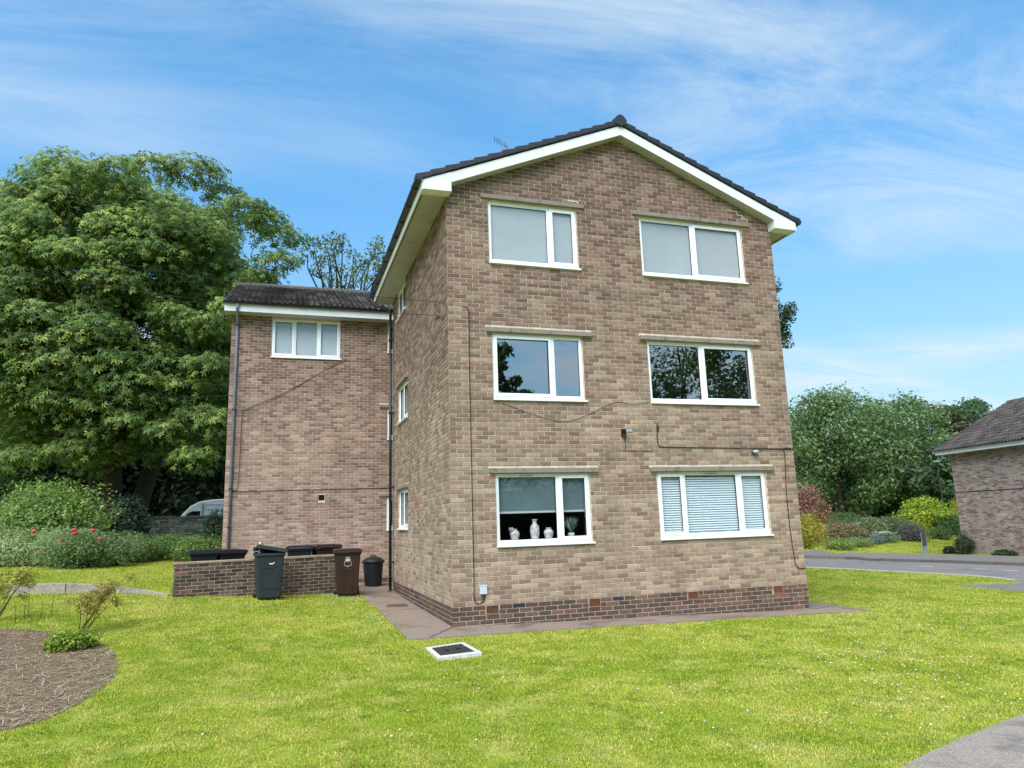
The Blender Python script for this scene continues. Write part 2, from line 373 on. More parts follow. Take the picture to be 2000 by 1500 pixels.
def brick_list(length, zlo, zhi, holes, top=None, shift=0.0, z0=.30):
    """bricks as (u0, u1, w0, w1); holes are (u0, u1, w0, w1); top(u) limits the height"""
    out = []; k = math.floor((zlo-z0)/.075)
    while z0+k*.075 < zhi:
        w0 = z0+k*.075+.005; w1 = w0+.065; u = shift-(.1125 if k % 2 else 0)
        if w1 > zlo:
            while u < length:
                iv = [(max(u+.005, .004), min(u+.220, length-.004))]
                for h in holes:
                    if h[2] < w1-.004 and h[3] > w0+.004:
                        nv = []
                        for a, b in iv:
                            if h[1] <= a or h[0] >= b: nv.append((a, b)); continue
                            if h[0]-a > .014: nv.append((a, h[0]-.006))
                            if b-h[1] > .014: nv.append((h[1]+.006, b))
                        iv = nv
                for a, b in iv:
                    if b-a > .012 and (top is None or (w0 < max(top(a), top(b)))): out.append((a, b, w0, w1))
                u += .225
        k += 1
    return out
def lay(fr, bricks, parent, seed, tone=0, name='brickwork', singles=None, palette=wall_palette, mtl=None):
    mb = MB(); sset = set(singles or [])
    for i, (a, b, c, d) in enumerate(bricks):
        if i in sset: continue
        brick_geom(mb, fr, a, b, c, d, palette((a+b)/2, c, seed, tone), (hsh(a*5, c*11, seed)-.5)*.003)
    o = mb.build(name, mtl or M_BRICK, parent); kind(o, 'stuff'); return o
BV = {}
def single_bricks(fr, bricks, idx, parent, seed, tone=0, palette=wall_palette):
    """bricks that show large: each an object of its own, mesh shared between alike pieces"""
    for i in idx:
        a, b, c, d = bricks[i]; col = palette((a+b)/2, c, seed, tone)
        key = (round(b-a, 3), tuple(round(x*40) for x in col))
        if key not in BV:
            mb = MB(); l = b-a; brick_geom(mb, lambda p, q, r: Vector((p, -q, r)), -l/2, l/2, -.0325, .0325, tuple(x for x in col)); BV[key] = mb.mesh('brick', M_BRICK)
        o = link('brick', BV[key], parent)
        u = fr(1, 0, 0)-fr(0, 0, 0); o.rotation_euler = (0, (hsh(a, c, 8)-.5)*.006, math.atan2(u.y, u.x)); o.location = fr((a+b)/2, (hsh(a*5, c*11, seed)-.5)*.003, (c+d)/2)
def wall_body(fr, length, zlo, zhi, holes, top=None, rev=.22, n=-.008):
    """mortar plane with real openings and reveals"""
    mb = MB(); us = sorted({0, length, *[h[0] for h in holes], *[h[1] for h in holes]}); ws = sorted({zlo, zhi, *[h[2] for h in holes], *[h[3] for h in holes]})
    for a, b in zip(us, us[1:]):
        for c, d in zip(ws, ws[1:]):
            mu, mw_ = (a+b)/2, (c+d)/2
            if any(h[0] < mu < h[1] and h[2] < mw_ < h[3] for h in holes): continue
            mb.face([fr(a, n, c), fr(b, n, c), fr(b, n, d), fr(a, n, d)])
    if top:
        a0, p, b0 = top; mb.face([fr(0, n, zhi), fr(length, n, zhi), fr(length, n, b0), fr(p[0], n, p[1]), fr(0, n, a0)])
    for h in holes:
        a, b, c, d = h
        for q in (((a, c), (b, c)), ((b, c), (b, d)), ((b, d), (a, d)), ((a, d), (a, c))):
            (x, y), (x2, y2) = q; mb.face([fr(x, n, y), fr(x2, n, y2), fr(x2, n-rev, y2), fr(x, n-rev, y)])
    return mb
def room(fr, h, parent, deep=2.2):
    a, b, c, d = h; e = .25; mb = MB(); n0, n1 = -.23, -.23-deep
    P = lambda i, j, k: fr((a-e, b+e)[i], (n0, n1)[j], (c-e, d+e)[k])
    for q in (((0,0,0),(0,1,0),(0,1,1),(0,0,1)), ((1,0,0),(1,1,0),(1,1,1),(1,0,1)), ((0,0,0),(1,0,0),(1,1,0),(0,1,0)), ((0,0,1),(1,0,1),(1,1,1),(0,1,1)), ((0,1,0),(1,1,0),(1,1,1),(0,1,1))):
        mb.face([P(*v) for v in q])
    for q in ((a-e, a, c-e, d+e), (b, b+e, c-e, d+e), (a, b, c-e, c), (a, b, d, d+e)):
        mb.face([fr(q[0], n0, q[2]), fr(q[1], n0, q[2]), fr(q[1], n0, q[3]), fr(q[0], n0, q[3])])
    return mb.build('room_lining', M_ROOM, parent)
def ring(mb, fr, a, b, c, d, t, n0, n1, tb=None):
    tb = tb or t
    mb.box((a, n0, c), (a+t, n1, d), fr=fr); mb.box((b-t, n0, c), (b, n1, d), fr=fr)
    mb.box((a+t, n0, c), (b-t, n1, c+tb), fr=fr); mb.box((a+t, n0, d-t), (b-t, n1, d), fr=fr)
def window(fr, h, mulls, sash, parent, glass, setback=.035, vents=(), sill=True, ft=.045):
    a, b, c, d = h; f = -setback; mb = MB()
    ring(mb, fr, a+.004, b-.004, c+.004, d-.004, ft, f-.06, f, ft+.012)
    for m_ in mulls: mb.box((m_-.03, f-.058, c+ft+.016), (m_+.03, f-.002, d-ft-.004), fr=fr)
    w = mb.build('window', M_UPVC, parent, bevel=.004)
    edges = [a+.004+ft]+[x for m_ in mulls for x in (m_-.03, m_+.03)]+[b-.004-ft]
    for i in range(len(mulls)+1):
        x0, x1 = edges[2*i], edges[2*i+1]; z0, z1 = c+.016+ft, d-.004-ft
        if i in sash:
            mb = MB(); ring(mb, fr, x0-.014, x1+.014, z0-.014, z1+.014, .056, f-.05, f+.014); mb.build('sash', M_UPVC, w, bevel=.004)
            mb = MB(); ring(mb, fr, x0+.042, x1-.042, z0+.042, z1-.042, .006, f-.028, f-.006); mb.build('gasket', M_BLACK, w)
            g = .046
        else:
            mb = MB(); ring(mb, fr, x0, x1, z0, z1, .014, f-.05, f-.012); mb.build('glazing_bead', M_UPVC, w)
            mb = MB(); ring(mb, fr, x0+.014, x1-.014, z0+.014, z1-.014, .006, f-.04, f-.022); mb.build('gasket', M_BLACK, w); g = .018
        mb = MB(); mb.face([fr(x0+g, f-.034, z0+g), fr(x1-g, f-.034, z0+g), fr(x1-g, f-.034, z1-g), fr(x0+g, f-.034, z1-g)]); mb.build('pane', glass, w)
    if sill:
        mb = MB(); V = [fr(a-.01, f-.05, c-.03), fr(b+.035, f-.05, c-.03), fr(b+.035, .045, c-.034), fr(a-.01, .045, c-.034), fr(a-.01, f-.05, c+.006), fr(b+.035, f-.05, c+.006), fr(b+.035, .045, c-.008), fr(a-.01, .045, c-.008)]
        mb.hexa(V); mb.build('sill', M_UPVC, w, bevel=.003)
    for v0, v1 in vents:
        mb = MB(); mb.box((v0, f, d-.037), (v1, f+.014, d-.018), fr=fr); o = mb.build('trickle_vent', M_UPVC, w, bevel=.004)
        mb = MB(); mb.box((v0+.01, f, d-.046), (v1-.01, f+.008, d-.037), fr=fr); mb.build('vent_shadow_gap', M_CABLE, w)
    return w
def lintel(fr, u0, u1, z1, parent, h=.085):
    mb = MB(); mb.box((u0, -.05, z1-h), (u1, .062, z1), fr=fr); return mb.build('lintel', M_CONC, parent, bevel=.008)

# ------------------------------------------------------------------ apartment block
FR = frame((0, 0, 0), (1, 0, 0), (0, -1, 0))
FS = frame((0, D1, 0), (0, -1, 0), (-1, 0, 0))
FW = frame((WXL, WY, 0), (1, 0, 0), (0, -1, 0))
FWL = frame((WXL, WY+WDEP, 0), (0, -1, 0), (-1, 0, 0))
block = thing('apartment_block', 'three-storey brown brick apartment block with shallow gable and set-back side wing', 'building')
RX, SL = 3.43, .415                                                    # ridge line and roof slope
wallTop = lambda u: 8.98-SL*abs(u-RX)
F_WIN = dict(tl=(.772,2.503,6.195,7.375), tr=(3.828,6.152,6.195,7.375), ml=(.785,2.495,3.715,4.885), mr=(3.820,6.140,3.715,4.885), bl=(.778,2.503,1.240,2.425), br=(3.832,6.170,1.240,2.425))
F_LIN = dict(tl=(.632,2.645,7.475), tr=(3.675,6.325,7.475), ml=(.668,2.674,4.975), mr=(3.655,6.316,4.975), bl=(.658,2.670,2.512), br=(3.690,6.350,2.512))
AIRB = [tuple(FPT) for FPT in ((on(962,1191,1,0)[0], on(962,1191,1,0)[2]), (on(1162,1177,1,0)[0], on(1162,1177,1,0)[2]), (on(1354,1164,1,0)[0], on(1354,1164,1,0)[2]), (on(1520.5,1153.5,1,0)[0], on(1520.5,1153.5,1,0)[2]))]
AB_H = [(x-.112, x+.112, .150+.002, .300-.002) for x, z in AIRB]
fholes = list(F_WIN.values())
mb = wall_body(FR, W, -.7, 7.5, fholes, top=(wallTop(0), (RX, 8.98), wallTop(W)))
front = mb.build('front_wall', M_MORTAR, block)
lholes = [(a, b, z-.085, z) for a, b, z in F_LIN.values()]
def fz(u): return -.03-.0245*u
bl = brick_list(W, -.35, 9.2, fholes+lholes+AB_H, top=wallTop)
bl = [b for b in bl if b[3] > fz(b[0])-.03]
def bsize(b):
    t = depth(FR((b[0]+b[1])/2, 0, b[2])); return (b[1]-b[0])/(t*t)
full = [i for i, b in enumerate(bl) if b[1]-b[0] > .2]
full.sort(key=lambda i: -bsize(bl[i])); full = full[:300]
lay(FR, bl, front, 1, singles=full); single_bricks(FR, bl, full, front, 1)
for k, h in F_WIN.items():
    lintel(FR, *F_LIN[k], front)
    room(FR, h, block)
window(FR, F_WIN['tl'], [1.955], {1}, block, M_GLASST); window(FR, F_WIN['tr'], [5.005], {1}, block, M_GLASST)
window(FR, F_WIN['ml'], [1.912], {0}, block, M_GLASSM); window(FR, F_WIN['mr'], [4.985], {1}, block, M_GLASSM)
window(FR, F_WIN['bl'], [1.917], {1}, block, M_GLASS, vents=[(1.20, 1.46)]); window(FR, F_WIN['br'], [4.394, 5.565], {0, 2}, block, M_GLASS, vents=[(4.84, 5.12)])
for (x, z), h in zip(AIRB, AB_H):                                      # terracotta air bricks
    mb = MB(); ring(mb, FR, h[0]+.003, h[1]-.003, h[2]+.002, h[3]-.002, .014, -.03, .006); ab = mb.build('air_brick', M_TERRA, front, bevel=.002)
    mb = MB()
    for i in range(1, 9): u = h[0]+.017+(h[1]-h[0]-.034)*i/9; mb.box((u-.0014, -.02, h[2]+.016), (u+.0014, .000, h[3]-.016), fr=FR)
    for i in range(1, 6): w_ = h[2]+.016+(h[3]-h[2]-.032)*i/6; mb.box((h[0]+.017, -.018, w_-.0014), (h[1]-.017, -.002, w_+.0014), fr=FR)
    mb.build('grille', M_TERRA, ab)
    mb = MB(); mb.face([FR(h[0]+.004, -.0065, h[2]+.004), FR(h[1]-.004, -.0065, h[2]+.004), FR(h[1]-.004, -.0065, h[3]-.004), FR(h[0]+.004, -.0065, h[3]-.004)]); mb.build('vent_void', M_DARK, ab)
# white mortar repairs by the top windows
def repair(pts, w=.014):
    mb = MB()
    for (a, b), (c, d) in zip(pts, pts[1:]):
        if abs(c-a) > abs(d-b): mb.box((min(a, c)-.005, -.01, b-w/2), (max(a, c)+.005, .0035, b+w/2), fr=FR)
        else: mb.box((a-w/2, -.01, min(b, d)), (a+w/2, .004, max(b, d)), fr=FR)
    return mb.build('mortar_repair', M_WHITE, front)
def fp(x, y): P = on(x, y, 1, 0); return (P[0], P[2])
a0 = fp(1421, 411); repair([a0, (a0[0]+.22, a0[1]), (a0[0]+.22, a0[1]-.075), (a0[0]+.34, a0[1]-.075), (a0[0]+.34, a0[1]-.15), (a0[0]+.45, a0[1]-.15), (a0[0]+.45, a0[1]-.225)], .011)
a0 = fp(1109, 392); repair([a0, (a0[0]+.20, a0[1]), (a0[0]+.20, a0[1]-.05)], .010)
# side wall
S_WIN = [(D1-5.52, D1-4.22, 1.545, 2.425), (D1-5.52, D1-4.20, 4.02, 4.885), (D1-5.62, D1-4.42, 6.62, 7.33)]
mb = wall_body(FS, D1, -.5, 7.5, S_WIN); side = mb.build('side_wall', M_MORTAR, block)
sl_h = [(h[0]-.12, h[1]+.12, h[3]+.005, h[3]+.09) for h in S_WIN[:2]]
sb = brick_list(D1, -.2, 7.42, S_WIN+sl_h, shift=-.1125); lay(FS, sb, side, 2, tone=-.02)
for h in S_WIN[:2]: lintel(FS, h[0]-.12, h[1]+.12, h[3]+.09, side)
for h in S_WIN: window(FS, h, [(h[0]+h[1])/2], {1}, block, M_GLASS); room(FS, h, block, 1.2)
mb = MB()                                                              # closed back and right-hand walls
mb.box((.25, D1-.05, -.5), (W-.05, WY, 7.5)); mb.build('link_wall', M_MORTAR_D, block)
def brick_tex(name, ax):
    m = bpy.data.materials.new(name); m.use_nodes = True; nt = m.node_tree; N = nt.nodes.new; L = nt.links.new; b = nt.nodes['Principled BSDF']
    g = N('ShaderNodeNewGeometry'); s = N('ShaderNodeSeparateXYZ'); c = N('ShaderNodeCombineXYZ'); L(g.outputs['Position'], s.inputs[0]); L(s.outputs[ax], c.inputs[0]); L(s.outputs[2], c.inputs[1])
    t = N('ShaderNodeTexBrick'); t.inputs['Scale'].default_value = 1; t.inputs['Brick Width'].default_value = .225; t.inputs['Row Height'].default_value = .075; t.inputs['Mortar Size'].default_value = .006
    t.inputs['Color1'].default_value = (*PAL['beige'], 1); t.inputs['Color2'].default_value = (*PAL['brown'], 1); t.inputs['Mortar'].default_value = (*lin(176,160,142), 1)
    L(c.outputs[0], t.inputs['Vector']); L(t.outputs[0], b.inputs['Base Color']); b.inputs['Roughness'].default_value = .9; return m
M_BT_Y = brick_tex('brick_wall_y', 1); M_BT_X = brick_tex('brick_wall_x', 0)
mb = MB(); mb.face([(W, 0, -.7), (W, WY, -.7), (W, WY, 7.6), (W, 0, 7.6)]); mb.build('right_wall', M_BT_Y, block)
mb = MB(); mb.face([(0, D1, -.5), (W, D1, -.5), (W, D1, 7.6), (RX, D1, 8.98), (0, D1, 7.6)]); mb.build('back_wall', M_BT_X, block)

# ---- main roof
roof = None
YF, YB, EX0, EX1 = -.20, D1+.25, -.47, 7.33
zt = lambda x: 9.20-SL*abs(x-RX)                                       # top of the boarded deck
mb = MB()
for sx, ex in ((-1, EX0), (1, EX1)):
    V = [(RX, YF+.03, zt(RX)-.10), (ex, YF+.03, zt(ex)-.10), (ex, YB, zt(ex)-.10), (RX, YB, zt(RX)-.10), (RX, YF+.03, zt(RX)), (ex, YF+.03, zt(ex)), (ex, YB, zt(ex)), (RX, YB, zt(RX))]
    mb.hexa(V)
roof = mb.build('roof', M_TILE, block)
ct = math.cos(math.atan(SL)); NR = 15
mb = MB()                                                              # tile courses, stepped
for sx, ex in ((-1, EX0-.06), (1, EX1+.06)):
    L_ = abs(ex-RX); 
    for i in range(NR):
        x0 = RX+sx*L_*i/NR; x1 = RX+sx*L_*(i+1.12)/NR; n_ = int((YB-YF)/.30)
        for k in range(n_):
            y0 = YF+.06+(YB-YF-.06)*k/n_; y1 = YF+.06+(YB-YF-.06)*(k+1)/n_-.008
            a, b = zt(x0)+.012, zt(x1)+.045
            mb.hexa([(x0,y0,a-.02),(x1,y0,b-.03),(x1,y1,b-.03),(x0,y1,a-.02),(x0,y0,a),(x1,y0,b),(x1,y1,b),(x0,y1,a)])
kind(mb.build('roof_tiling', M_TILE, roof), 'stuff')
L_ = (RX-EX0+.06)/NR
for sx in (-1, 1):                                                     # dry verge caps, one per course
    for i in range(NR):
        x0 = RX+sx*(L_*i+.05); x1 = RX+sx*(L_*(i+1)+.065); a = zt(x0)+.038; b = zt(x1)+.075; dn = .125
        y0 = YF-.055; y1 = YF+.12; mb = MB()
        mb.hexa([(x0,y0,a-dn+.03),(x1,y0,b-dn),(x1,y1,b-dn),(x0,y1,a-dn+.03),(x0,y0,a),(x1,y0,b),(x1,y1,b),(x0,y1,a)])
        mb.build('verge_tile', M_TILE, roof, bevel=.012)
for i in range(15):                                                    # ridge tiles
    y0 = YF-.03+i*(YB-YF)/15; y1 = y0+(YB-YF)/15-.01; z0 = zt(RX)+.02; pr = [(-.15, -.05), (-.12, .05), (-.05, .105), (.05, .105), (.12, .05), (.15, -.05)]
    mb = MB(); V = [(RX+p, y, z0+q) for y in (y0, y1) for p, q in pr]; mb.grid(V, [(0,1,2,3,4,5), (11,10,9,8,7,6)]+[(k, k+6, (k+1) % 6+6, (k+1) % 6) for k in range(6)]); mb.build('ridge_tile', M_TILE, roof, bevel=.01)
mb = MB(); pr = [(-.12, -.07), (-.135, .03), (-.06, .115), (0, .14), (.06, .115), (.135, .03), (.12, -.07), (0, -.12)]
V = [(RX+p, y, zt(RX)+.01+q) for y in (YF-.075, YF-.02) for p, q in pr]; mb.grid(V, [tuple(range(8)), tuple(range(15, 7, -1))]+[(k, k+8, (k+1) % 8+8, (k+1) % 8) for k in range(8)]); mb.build('ridge_end_cap', M_TILE, roof, bevel=.012)
# bargeboards, box ends, soffits, fascias, gutters
BH = .19
for sx, ex, bx in ((-1, EX0, .045), (1, EX1, 6.815)):
    mb = MB(); z0, z1 = zt(RX)-.075, zt(bx)-.075
    mb.hexa([(RX, YF-.022, z0-BH), (bx, YF-.022, z1-BH), (bx, YF, z1-BH), (RX, YF, z0-BH), (RX, YF-.022, z0), (bx, YF-.022, z1), (bx, YF, z1), (RX, YF, z0)]); mb.build('bargeboard', M_FASCIA, roof)
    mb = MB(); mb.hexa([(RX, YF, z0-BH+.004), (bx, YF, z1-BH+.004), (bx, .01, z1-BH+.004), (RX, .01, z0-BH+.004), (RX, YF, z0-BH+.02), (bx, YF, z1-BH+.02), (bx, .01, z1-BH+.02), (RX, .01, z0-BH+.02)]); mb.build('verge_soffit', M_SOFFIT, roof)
    zb = 7.35; ze = zt(ex)-.06
    mb = MB(); V = [(bx, y, zb) for y in ()]; 
    P = [(bx, zb), (ex+.01*sx*-1, zb-.006), (ex+.01*sx*-1, ze), (bx, zt(bx)-.072)]
    V = [(x, y, z) for y in (YF-.027, .004) for x, z in P]; mb.grid(V, [(0,1,2,3), (7,6,5,4), (0,4,5,1), (1,5,6,2), (2,6,7,3), (3,7,4,0)]); mb.build('box_end', M_FASCIA, roof, bevel=.004)
    xw = 0 if sx < 0 else W
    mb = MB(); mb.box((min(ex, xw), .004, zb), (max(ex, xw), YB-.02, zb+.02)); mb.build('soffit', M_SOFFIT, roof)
    mb = MB(); mb.box((ex-.012, YF-.02, zb-.018), (ex+.012, YB, ze+.01)); mb.build('fascia', M_FASCIA, roof)
    mb = MB(); xv = ex-sx*.035; mb.box((xv-.008, .03, zb-.004), (xv+.008, YB-.05, zb+.006)); mb.build('soffit_vent_strip', M_CABLE, roof)
    gx = ex+sx*.065; gzz = ze+.02; mb = MB(); n = 9; V = []
    for y in (YF-.07, YB+.05):
        for r in (.062, .055):
            V += [(gx+r*math.cos(math.pi+math.pi*k/(n-1)), y, gzz+r*math.sin(math.pi+math.pi*k/(n-1))) for k in range(n)]
    F = []
    for k in range(n-1): F += [(k, k+1, 2*n+k+1, 2*n+k), (n+k+1, n+k, 3*n+k, 3*n+k+1)]
    F += [(0, 2*n, 3*n, n), (n-1, 2*n-1, 4*n-1, 3*n-1), tuple(range(n)), tuple(range(2*n, 3*n))]
    mb.grid(V, F); gut = mb.build('gutter', M_BLACK, roof)
    for i in range(9):
        y = .1+i*.75; mb = MB(); mb.tube([(gx+.068*math.cos(math.pi+math.pi*k/8), y, gzz+.068*math.sin(math.pi+math.pi*k/8)) for k in range(9)], .012, 5); mb.build('gutter_bracket', M_BLACK, gut)
ge = zt(EX0)-.04; gx = EX0-.065
mb = MB(); dx, dy = -.085, D1-.10                                       # swan neck and downpipe at the rear corner
mb.tube([(gx, D1+.1, ge-.05), (gx, D1+.1, ge-.18), (gx+.1, D1+.05, ge-.30), (dx-.06, dy+.02, ge-.44), (dx, dy, ge-.52), (dx, dy, ge-.66)], .036, 10)
mb.tube([(dx, dy, ge-.6), (dx, dy, G(0, D1)+.03)], .036, 10); mb.tube([(dx, dy, .12), (dx-.03, dy-.06, .06)], .037, 10)
dp = mb.build('downpipe', M_BLACK, block, smooth=True)
for z in (6.3, 4.4, 2.55, .75): mb = MB(); mb.box((dx-.045, dy-.044, z-.02), (-.0, dy+.044, z+.02)); mb.build('pipe_clip', M_BLACK, dp)

# ---- side wing
wp = lambda x, y: (on(x, y, 1, WY)[0]-WXL, on(x, y, 1, WY)[2])
a = wp(532, 619); b = wp(664, 702); wz0, wz1 = b[1]+.01, 7.27
N_WIN = [(wp(756.5, 640)[0], wp(756.5, 640)[0]+.9, wp(760, 688)[1], 7.27), (wp(756, 830)[0], wp(756, 830)[0]+.9, wp(758, 857)[1], wp(757, 797)[1]), (wp(754.5, 990)[0], wp(754.5, 990)[0]+.9, wp(756, 1034)[1], wp(756, 970)[1])]
W_WIN = (a[0], b[0], wz0, wz1)
LW = WXR-WXL
whs = [W_WIN]+N_WIN
vq = wp(628, 972); vent = (vq[0]-.075, vq[0]+.075, vq[1]-.075, vq[1]+.075)
mb = wall_body(FW, LW, -.3, 7.5, whs+[vent], rev=.2); wing = mb.build('wing_wall', M_MORTAR, block)
wl_h = [(h[0]-.22, h[1]+.1, h[3]+.003, h[3]+.09) for h in N_WIN[1:]]
wb = brick_list(5.6, -.1, 7.4, whs+wl_h+[vent], z0=.26)
def wing_palette(u, w, seed, tone):
    c = wall_palette(u, w+.04, seed, tone); return (c[0]*1.05, c[1]*1.04, c[2]*1.11)
lay(FW, wb, wing, 3, tone=.06, palette=wing_palette)
for h in wl_h: lintel(FW, h[0], h[1], h[3], wing)
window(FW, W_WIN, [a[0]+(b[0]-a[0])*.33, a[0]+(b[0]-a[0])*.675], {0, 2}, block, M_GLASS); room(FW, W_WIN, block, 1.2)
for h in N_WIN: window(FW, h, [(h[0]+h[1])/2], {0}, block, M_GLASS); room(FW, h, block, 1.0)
mb = MB(); mb.face([FW(vent[0], -.03, vent[2]), FW(vent[1], -.03, vent[2]), FW(vent[1], -.03, vent[3]), FW(vent[0], -.03, vent[3])]); mb.build('wall_vent', M_DARK, wing)
mb = wall_body(FWL, WDEP, -.3, 7.5, [], top=(7.5, (WDEP/2, 9.2), 7.5)); wls = mb.build('wing_side_wall', M_MORTAR, block)
lay(FWL, brick_list(WDEP, .1, 9.1, [], z0=.26, top=lambda u: 9.00-.42*abs(u-WDEP/2)), wls, 4, palette=wing_palette)
mb = MB(); mb.face([(WXL, WY+WDEP, -.3), (WXR, WY+WDEP, -.3), (WXR, WY+WDEP, 7.5), (WXL, WY+WDEP, 7.5)]); mb.build('wing_back_wall', M_BT_X, block)
WE, WSL, WR = WY-.42, .43, WY+WDEP/2
wzt = lambda y: 9.40-WSL*abs(y-WR)
X0, X1 = WXL-.17, WXR+.2
mb = MB()
for ye in (WE, 2*WR-WE):
    mb.hexa([(X0+.03, WR, wzt(WR)-.08), (X1, WR, wzt(WR)-.08), (X1, ye, wzt(ye)-.08), (X0+.03, ye, wzt(ye)-.08), (X0+.03, WR, wzt(WR)), (X1, WR, wzt(WR)), (X1, ye, wzt(ye)), (X0+.03, ye, wzt(ye))])
wroof = mb.build('wing_roof', M_DARK, block)
TWD, TLN = .30, .345                                                   # pantiles, one object each on the visible slope
def pantile(col):
    mb = MB(); n = 9; V = []
    for s, lift in ((0, 0.0), (1, .035)):
        for dz in (0, -.022):
            for k in range(n):
                u = k/(n-1); V.append((u*TWD*1.02, -s*TLN*1.12, lift+.026*math.cos(2*math.pi*(u*2))*(1 if u < .98 else .6)+dz))
    F = []
    for k in range(n-1): F += [(k, k+1, 2*n+k+1, 2*n+k), (2*n+k, 2*n+k+1, 3*n+k+1, 3*n+k)]
    mb.grid(V, F, col); me = mb.mesh('roof_tile', M_OLDTILE); return me
TC = [pantile(c) for c in ((.045,.040,.040), (.062,.052,.050), (.036,.033,.036), (.085,.07,.064), (.052,.042,.04), (.11,.095,.082))]
ang = math.atan(WSL); sl_len = (WR-WE)/math.cos(ang); nv = int(sl_len/TLN)+1; nu = 17
for j in range(nv):
    for i in range(nu):
        s = j*TLN; y = WR-s*math.cos(ang); x = X0+i*TWD
        o = link('roof_tile', TC[int(hsh(i, j, 2)*len(TC))], wroof); o.location = (x, y, wzt(y)+.035); o.rotation_euler = (ang*1.0, 0, (hsh(i, j, 5)-.5)*.02)
for i in range(16):
    mb = MB(); x = X0+i*.42; mb.tube([(x, WR, wzt(WR)+.02), (x+.41, WR, wzt(WR)+.025)], .11, 10); mb.build('ridge_tile', mat('ridge_tile_weathered', (.10, .095, .08), .95, .1, noise=(14, .4)), wroof)
mb = MB(); mb.hexa([(X0-.01, WR, wzt(WR)-.14), (X0+.02, WR, wzt(WR)-.14), (X0+.02, WE, wzt(WE)-.16), (X0-.01, WE, wzt(WE)-.16), (X0-.01, WR, wzt(WR)+.05), (X0+.02, WR, wzt(WR)+.05), (X0+.02, WE, wzt(WE)+.06), (X0-.01, WE, wzt(WE)+.06)]); mb.build('verge_board', mat('verge_mortar', (.25, .24, .22), .95, .1, noise=(9, .3)), wroof)
ws = 7.30
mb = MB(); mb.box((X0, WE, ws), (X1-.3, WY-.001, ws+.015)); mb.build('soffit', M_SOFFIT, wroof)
mb = MB(); mb.box((X0, WE-.014, ws-.012), (X1-.3, WE+.01, ws+.20)); mb.build('fascia', M_FASCIA, wroof)
mb = MB(); mb.box((X0, WE, ws+.002), (X0+.02, WY, ws+.2)); mb.build('box_end', M_FASCIA, wroof)
gy, gzz, n, V = WE-.075, ws+.235, 9, []
for x in (X0-.03, X1-.3):
    for r in (.062, .055): V += [(x, gy+r*math.cos(math.pi+math.pi*k/(n-1)), gzz+r*math.sin(math.pi+math.pi*k/(n-1))) for k in range(n)]
F = []
for k in range(n-1): F += [(k, k+1, 2*n+k+1, 2*n+k), (n+k+1, n+k, 3*n+k, 3*n+k+1)]
F += [(0, 2*n, 3*n, n), (n-1, 2*n-1, 4*n-1, 3*n-1), tuple(range(n)), tuple(range(2*n, 3*n))]
mb = MB(); mb.grid(V, F); gut = mb.build('gutter', M_BLACK, wroof)
for i in range(8): x = X0+.3+i*.8; mb = MB(); mb.tube([(x, gy+.068*math.cos(math.pi+math.pi*k/8), gzz+.068*math.sin(math.pi+math.pi*k/8)) for k in range(9)], .012, 5); mb.build('gutter_bracket', M_BLACK, gut)
px_ = on(464, 640, 1, WY-.05)[0]
mb = MB(); mb.tube([(px_, gy, gzz-.05), (px_, gy, gzz-.2), (px_, WY-.12, gzz-.42), (px_, WY-.05, gzz-.5), (px_, WY-.05, gzz-.7), (px_, WY-.05, .2)], .036, 10); gp = mb.build('downpipe', M_GREYPIPE, block, smooth=True)
for y in (635, 800, 955, 1030): z = on(458, y, 1, WY-.05)[2]; mb = MB(); mb.box((px_-.045, WY-.095, z-.02), (px_+.045, WY, z+.02)); mb.build('pipe_clip', M_BLACK, gp)

# ------------------------------------------------------------------ things on and behind the front wall
def P_(x, y, n=0.0): return tuple(on(x, y, 1, -n))
def cable(name, label, pts, r=.008, m=None, n=6):
    mb = MB(); o = mb.tube(pts, r, n); ob = mb.build(name, m or M_CABLE, None, smooth=True); return tag(ob, label, 'cable')
def smooth_pts(pts, k=5):
    P = [Vector(p) for p in pts]; out = []
    for i in range(len(P)-1):
        p0, p1, p2, p3 = P[max(i-1, 0)], P[i], P[i+1], P[min(i+2, len(P)-1)]
        for s in range(k):
            t = s/k; out.append(.5*((2*p1)+(-p0+p2)*t+(2*p0-5*p1+4*p2-p3)*t*t+(-p0+3*p1-3*p2+p3)*t**3))
    return out+[P[-1]]
cn = .012
cable('wall_cable', 'long black cable running down the front wall from top floor to the small grey box', smooth_pts([P_(903, 598, cn), P_(910, 599, cn), P_(914.5, 604, cn), P_(916, 620, cn), P_(917, 720, cn), P_(920, 860, cn), P_(923, 1000, cn), P_(925.5, 1120, cn), P_(926, 1165, cn), P_(928.5, 1175, cn), P_(935, 1180, cn), P_(941, 1175, cn), P_(943, 1166, cn), P_(943, 1161, cn)], 5), .0062)
mb = MB(); q = P_(943.5, 1151.5); mb.box((q[0]-.058, -.05, q[2]-.072), (q[0]+.058, -.001, q[2]+.072)); bx = mb.build('junction_box', mat('pale_grey_plastic', (.50, .56, .64), .5), None, bevel=.008)
tag(bx, 'small pale grey box low on the front wall above the left air brick', 'box')
mb = MB(); mb.box((q[0]-.062, -.055, q[2]+.062), (q[0]+.062, -.003, q[2]+.074)); mb.build('lid', MATS['pale_grey_plastic'], bx, bevel=.003)
mb = MB(); mb.tube([(q[0]+.02, -.022, q[2]-.07), (q[0]+.022, -.022, q[2]-.12), (q[0]+.01, -.018, q[2]-.17), (q[0]-.02, -.014, q[2]-.20)], .007, 6); mb.build('lead', M_CABLE, bx)
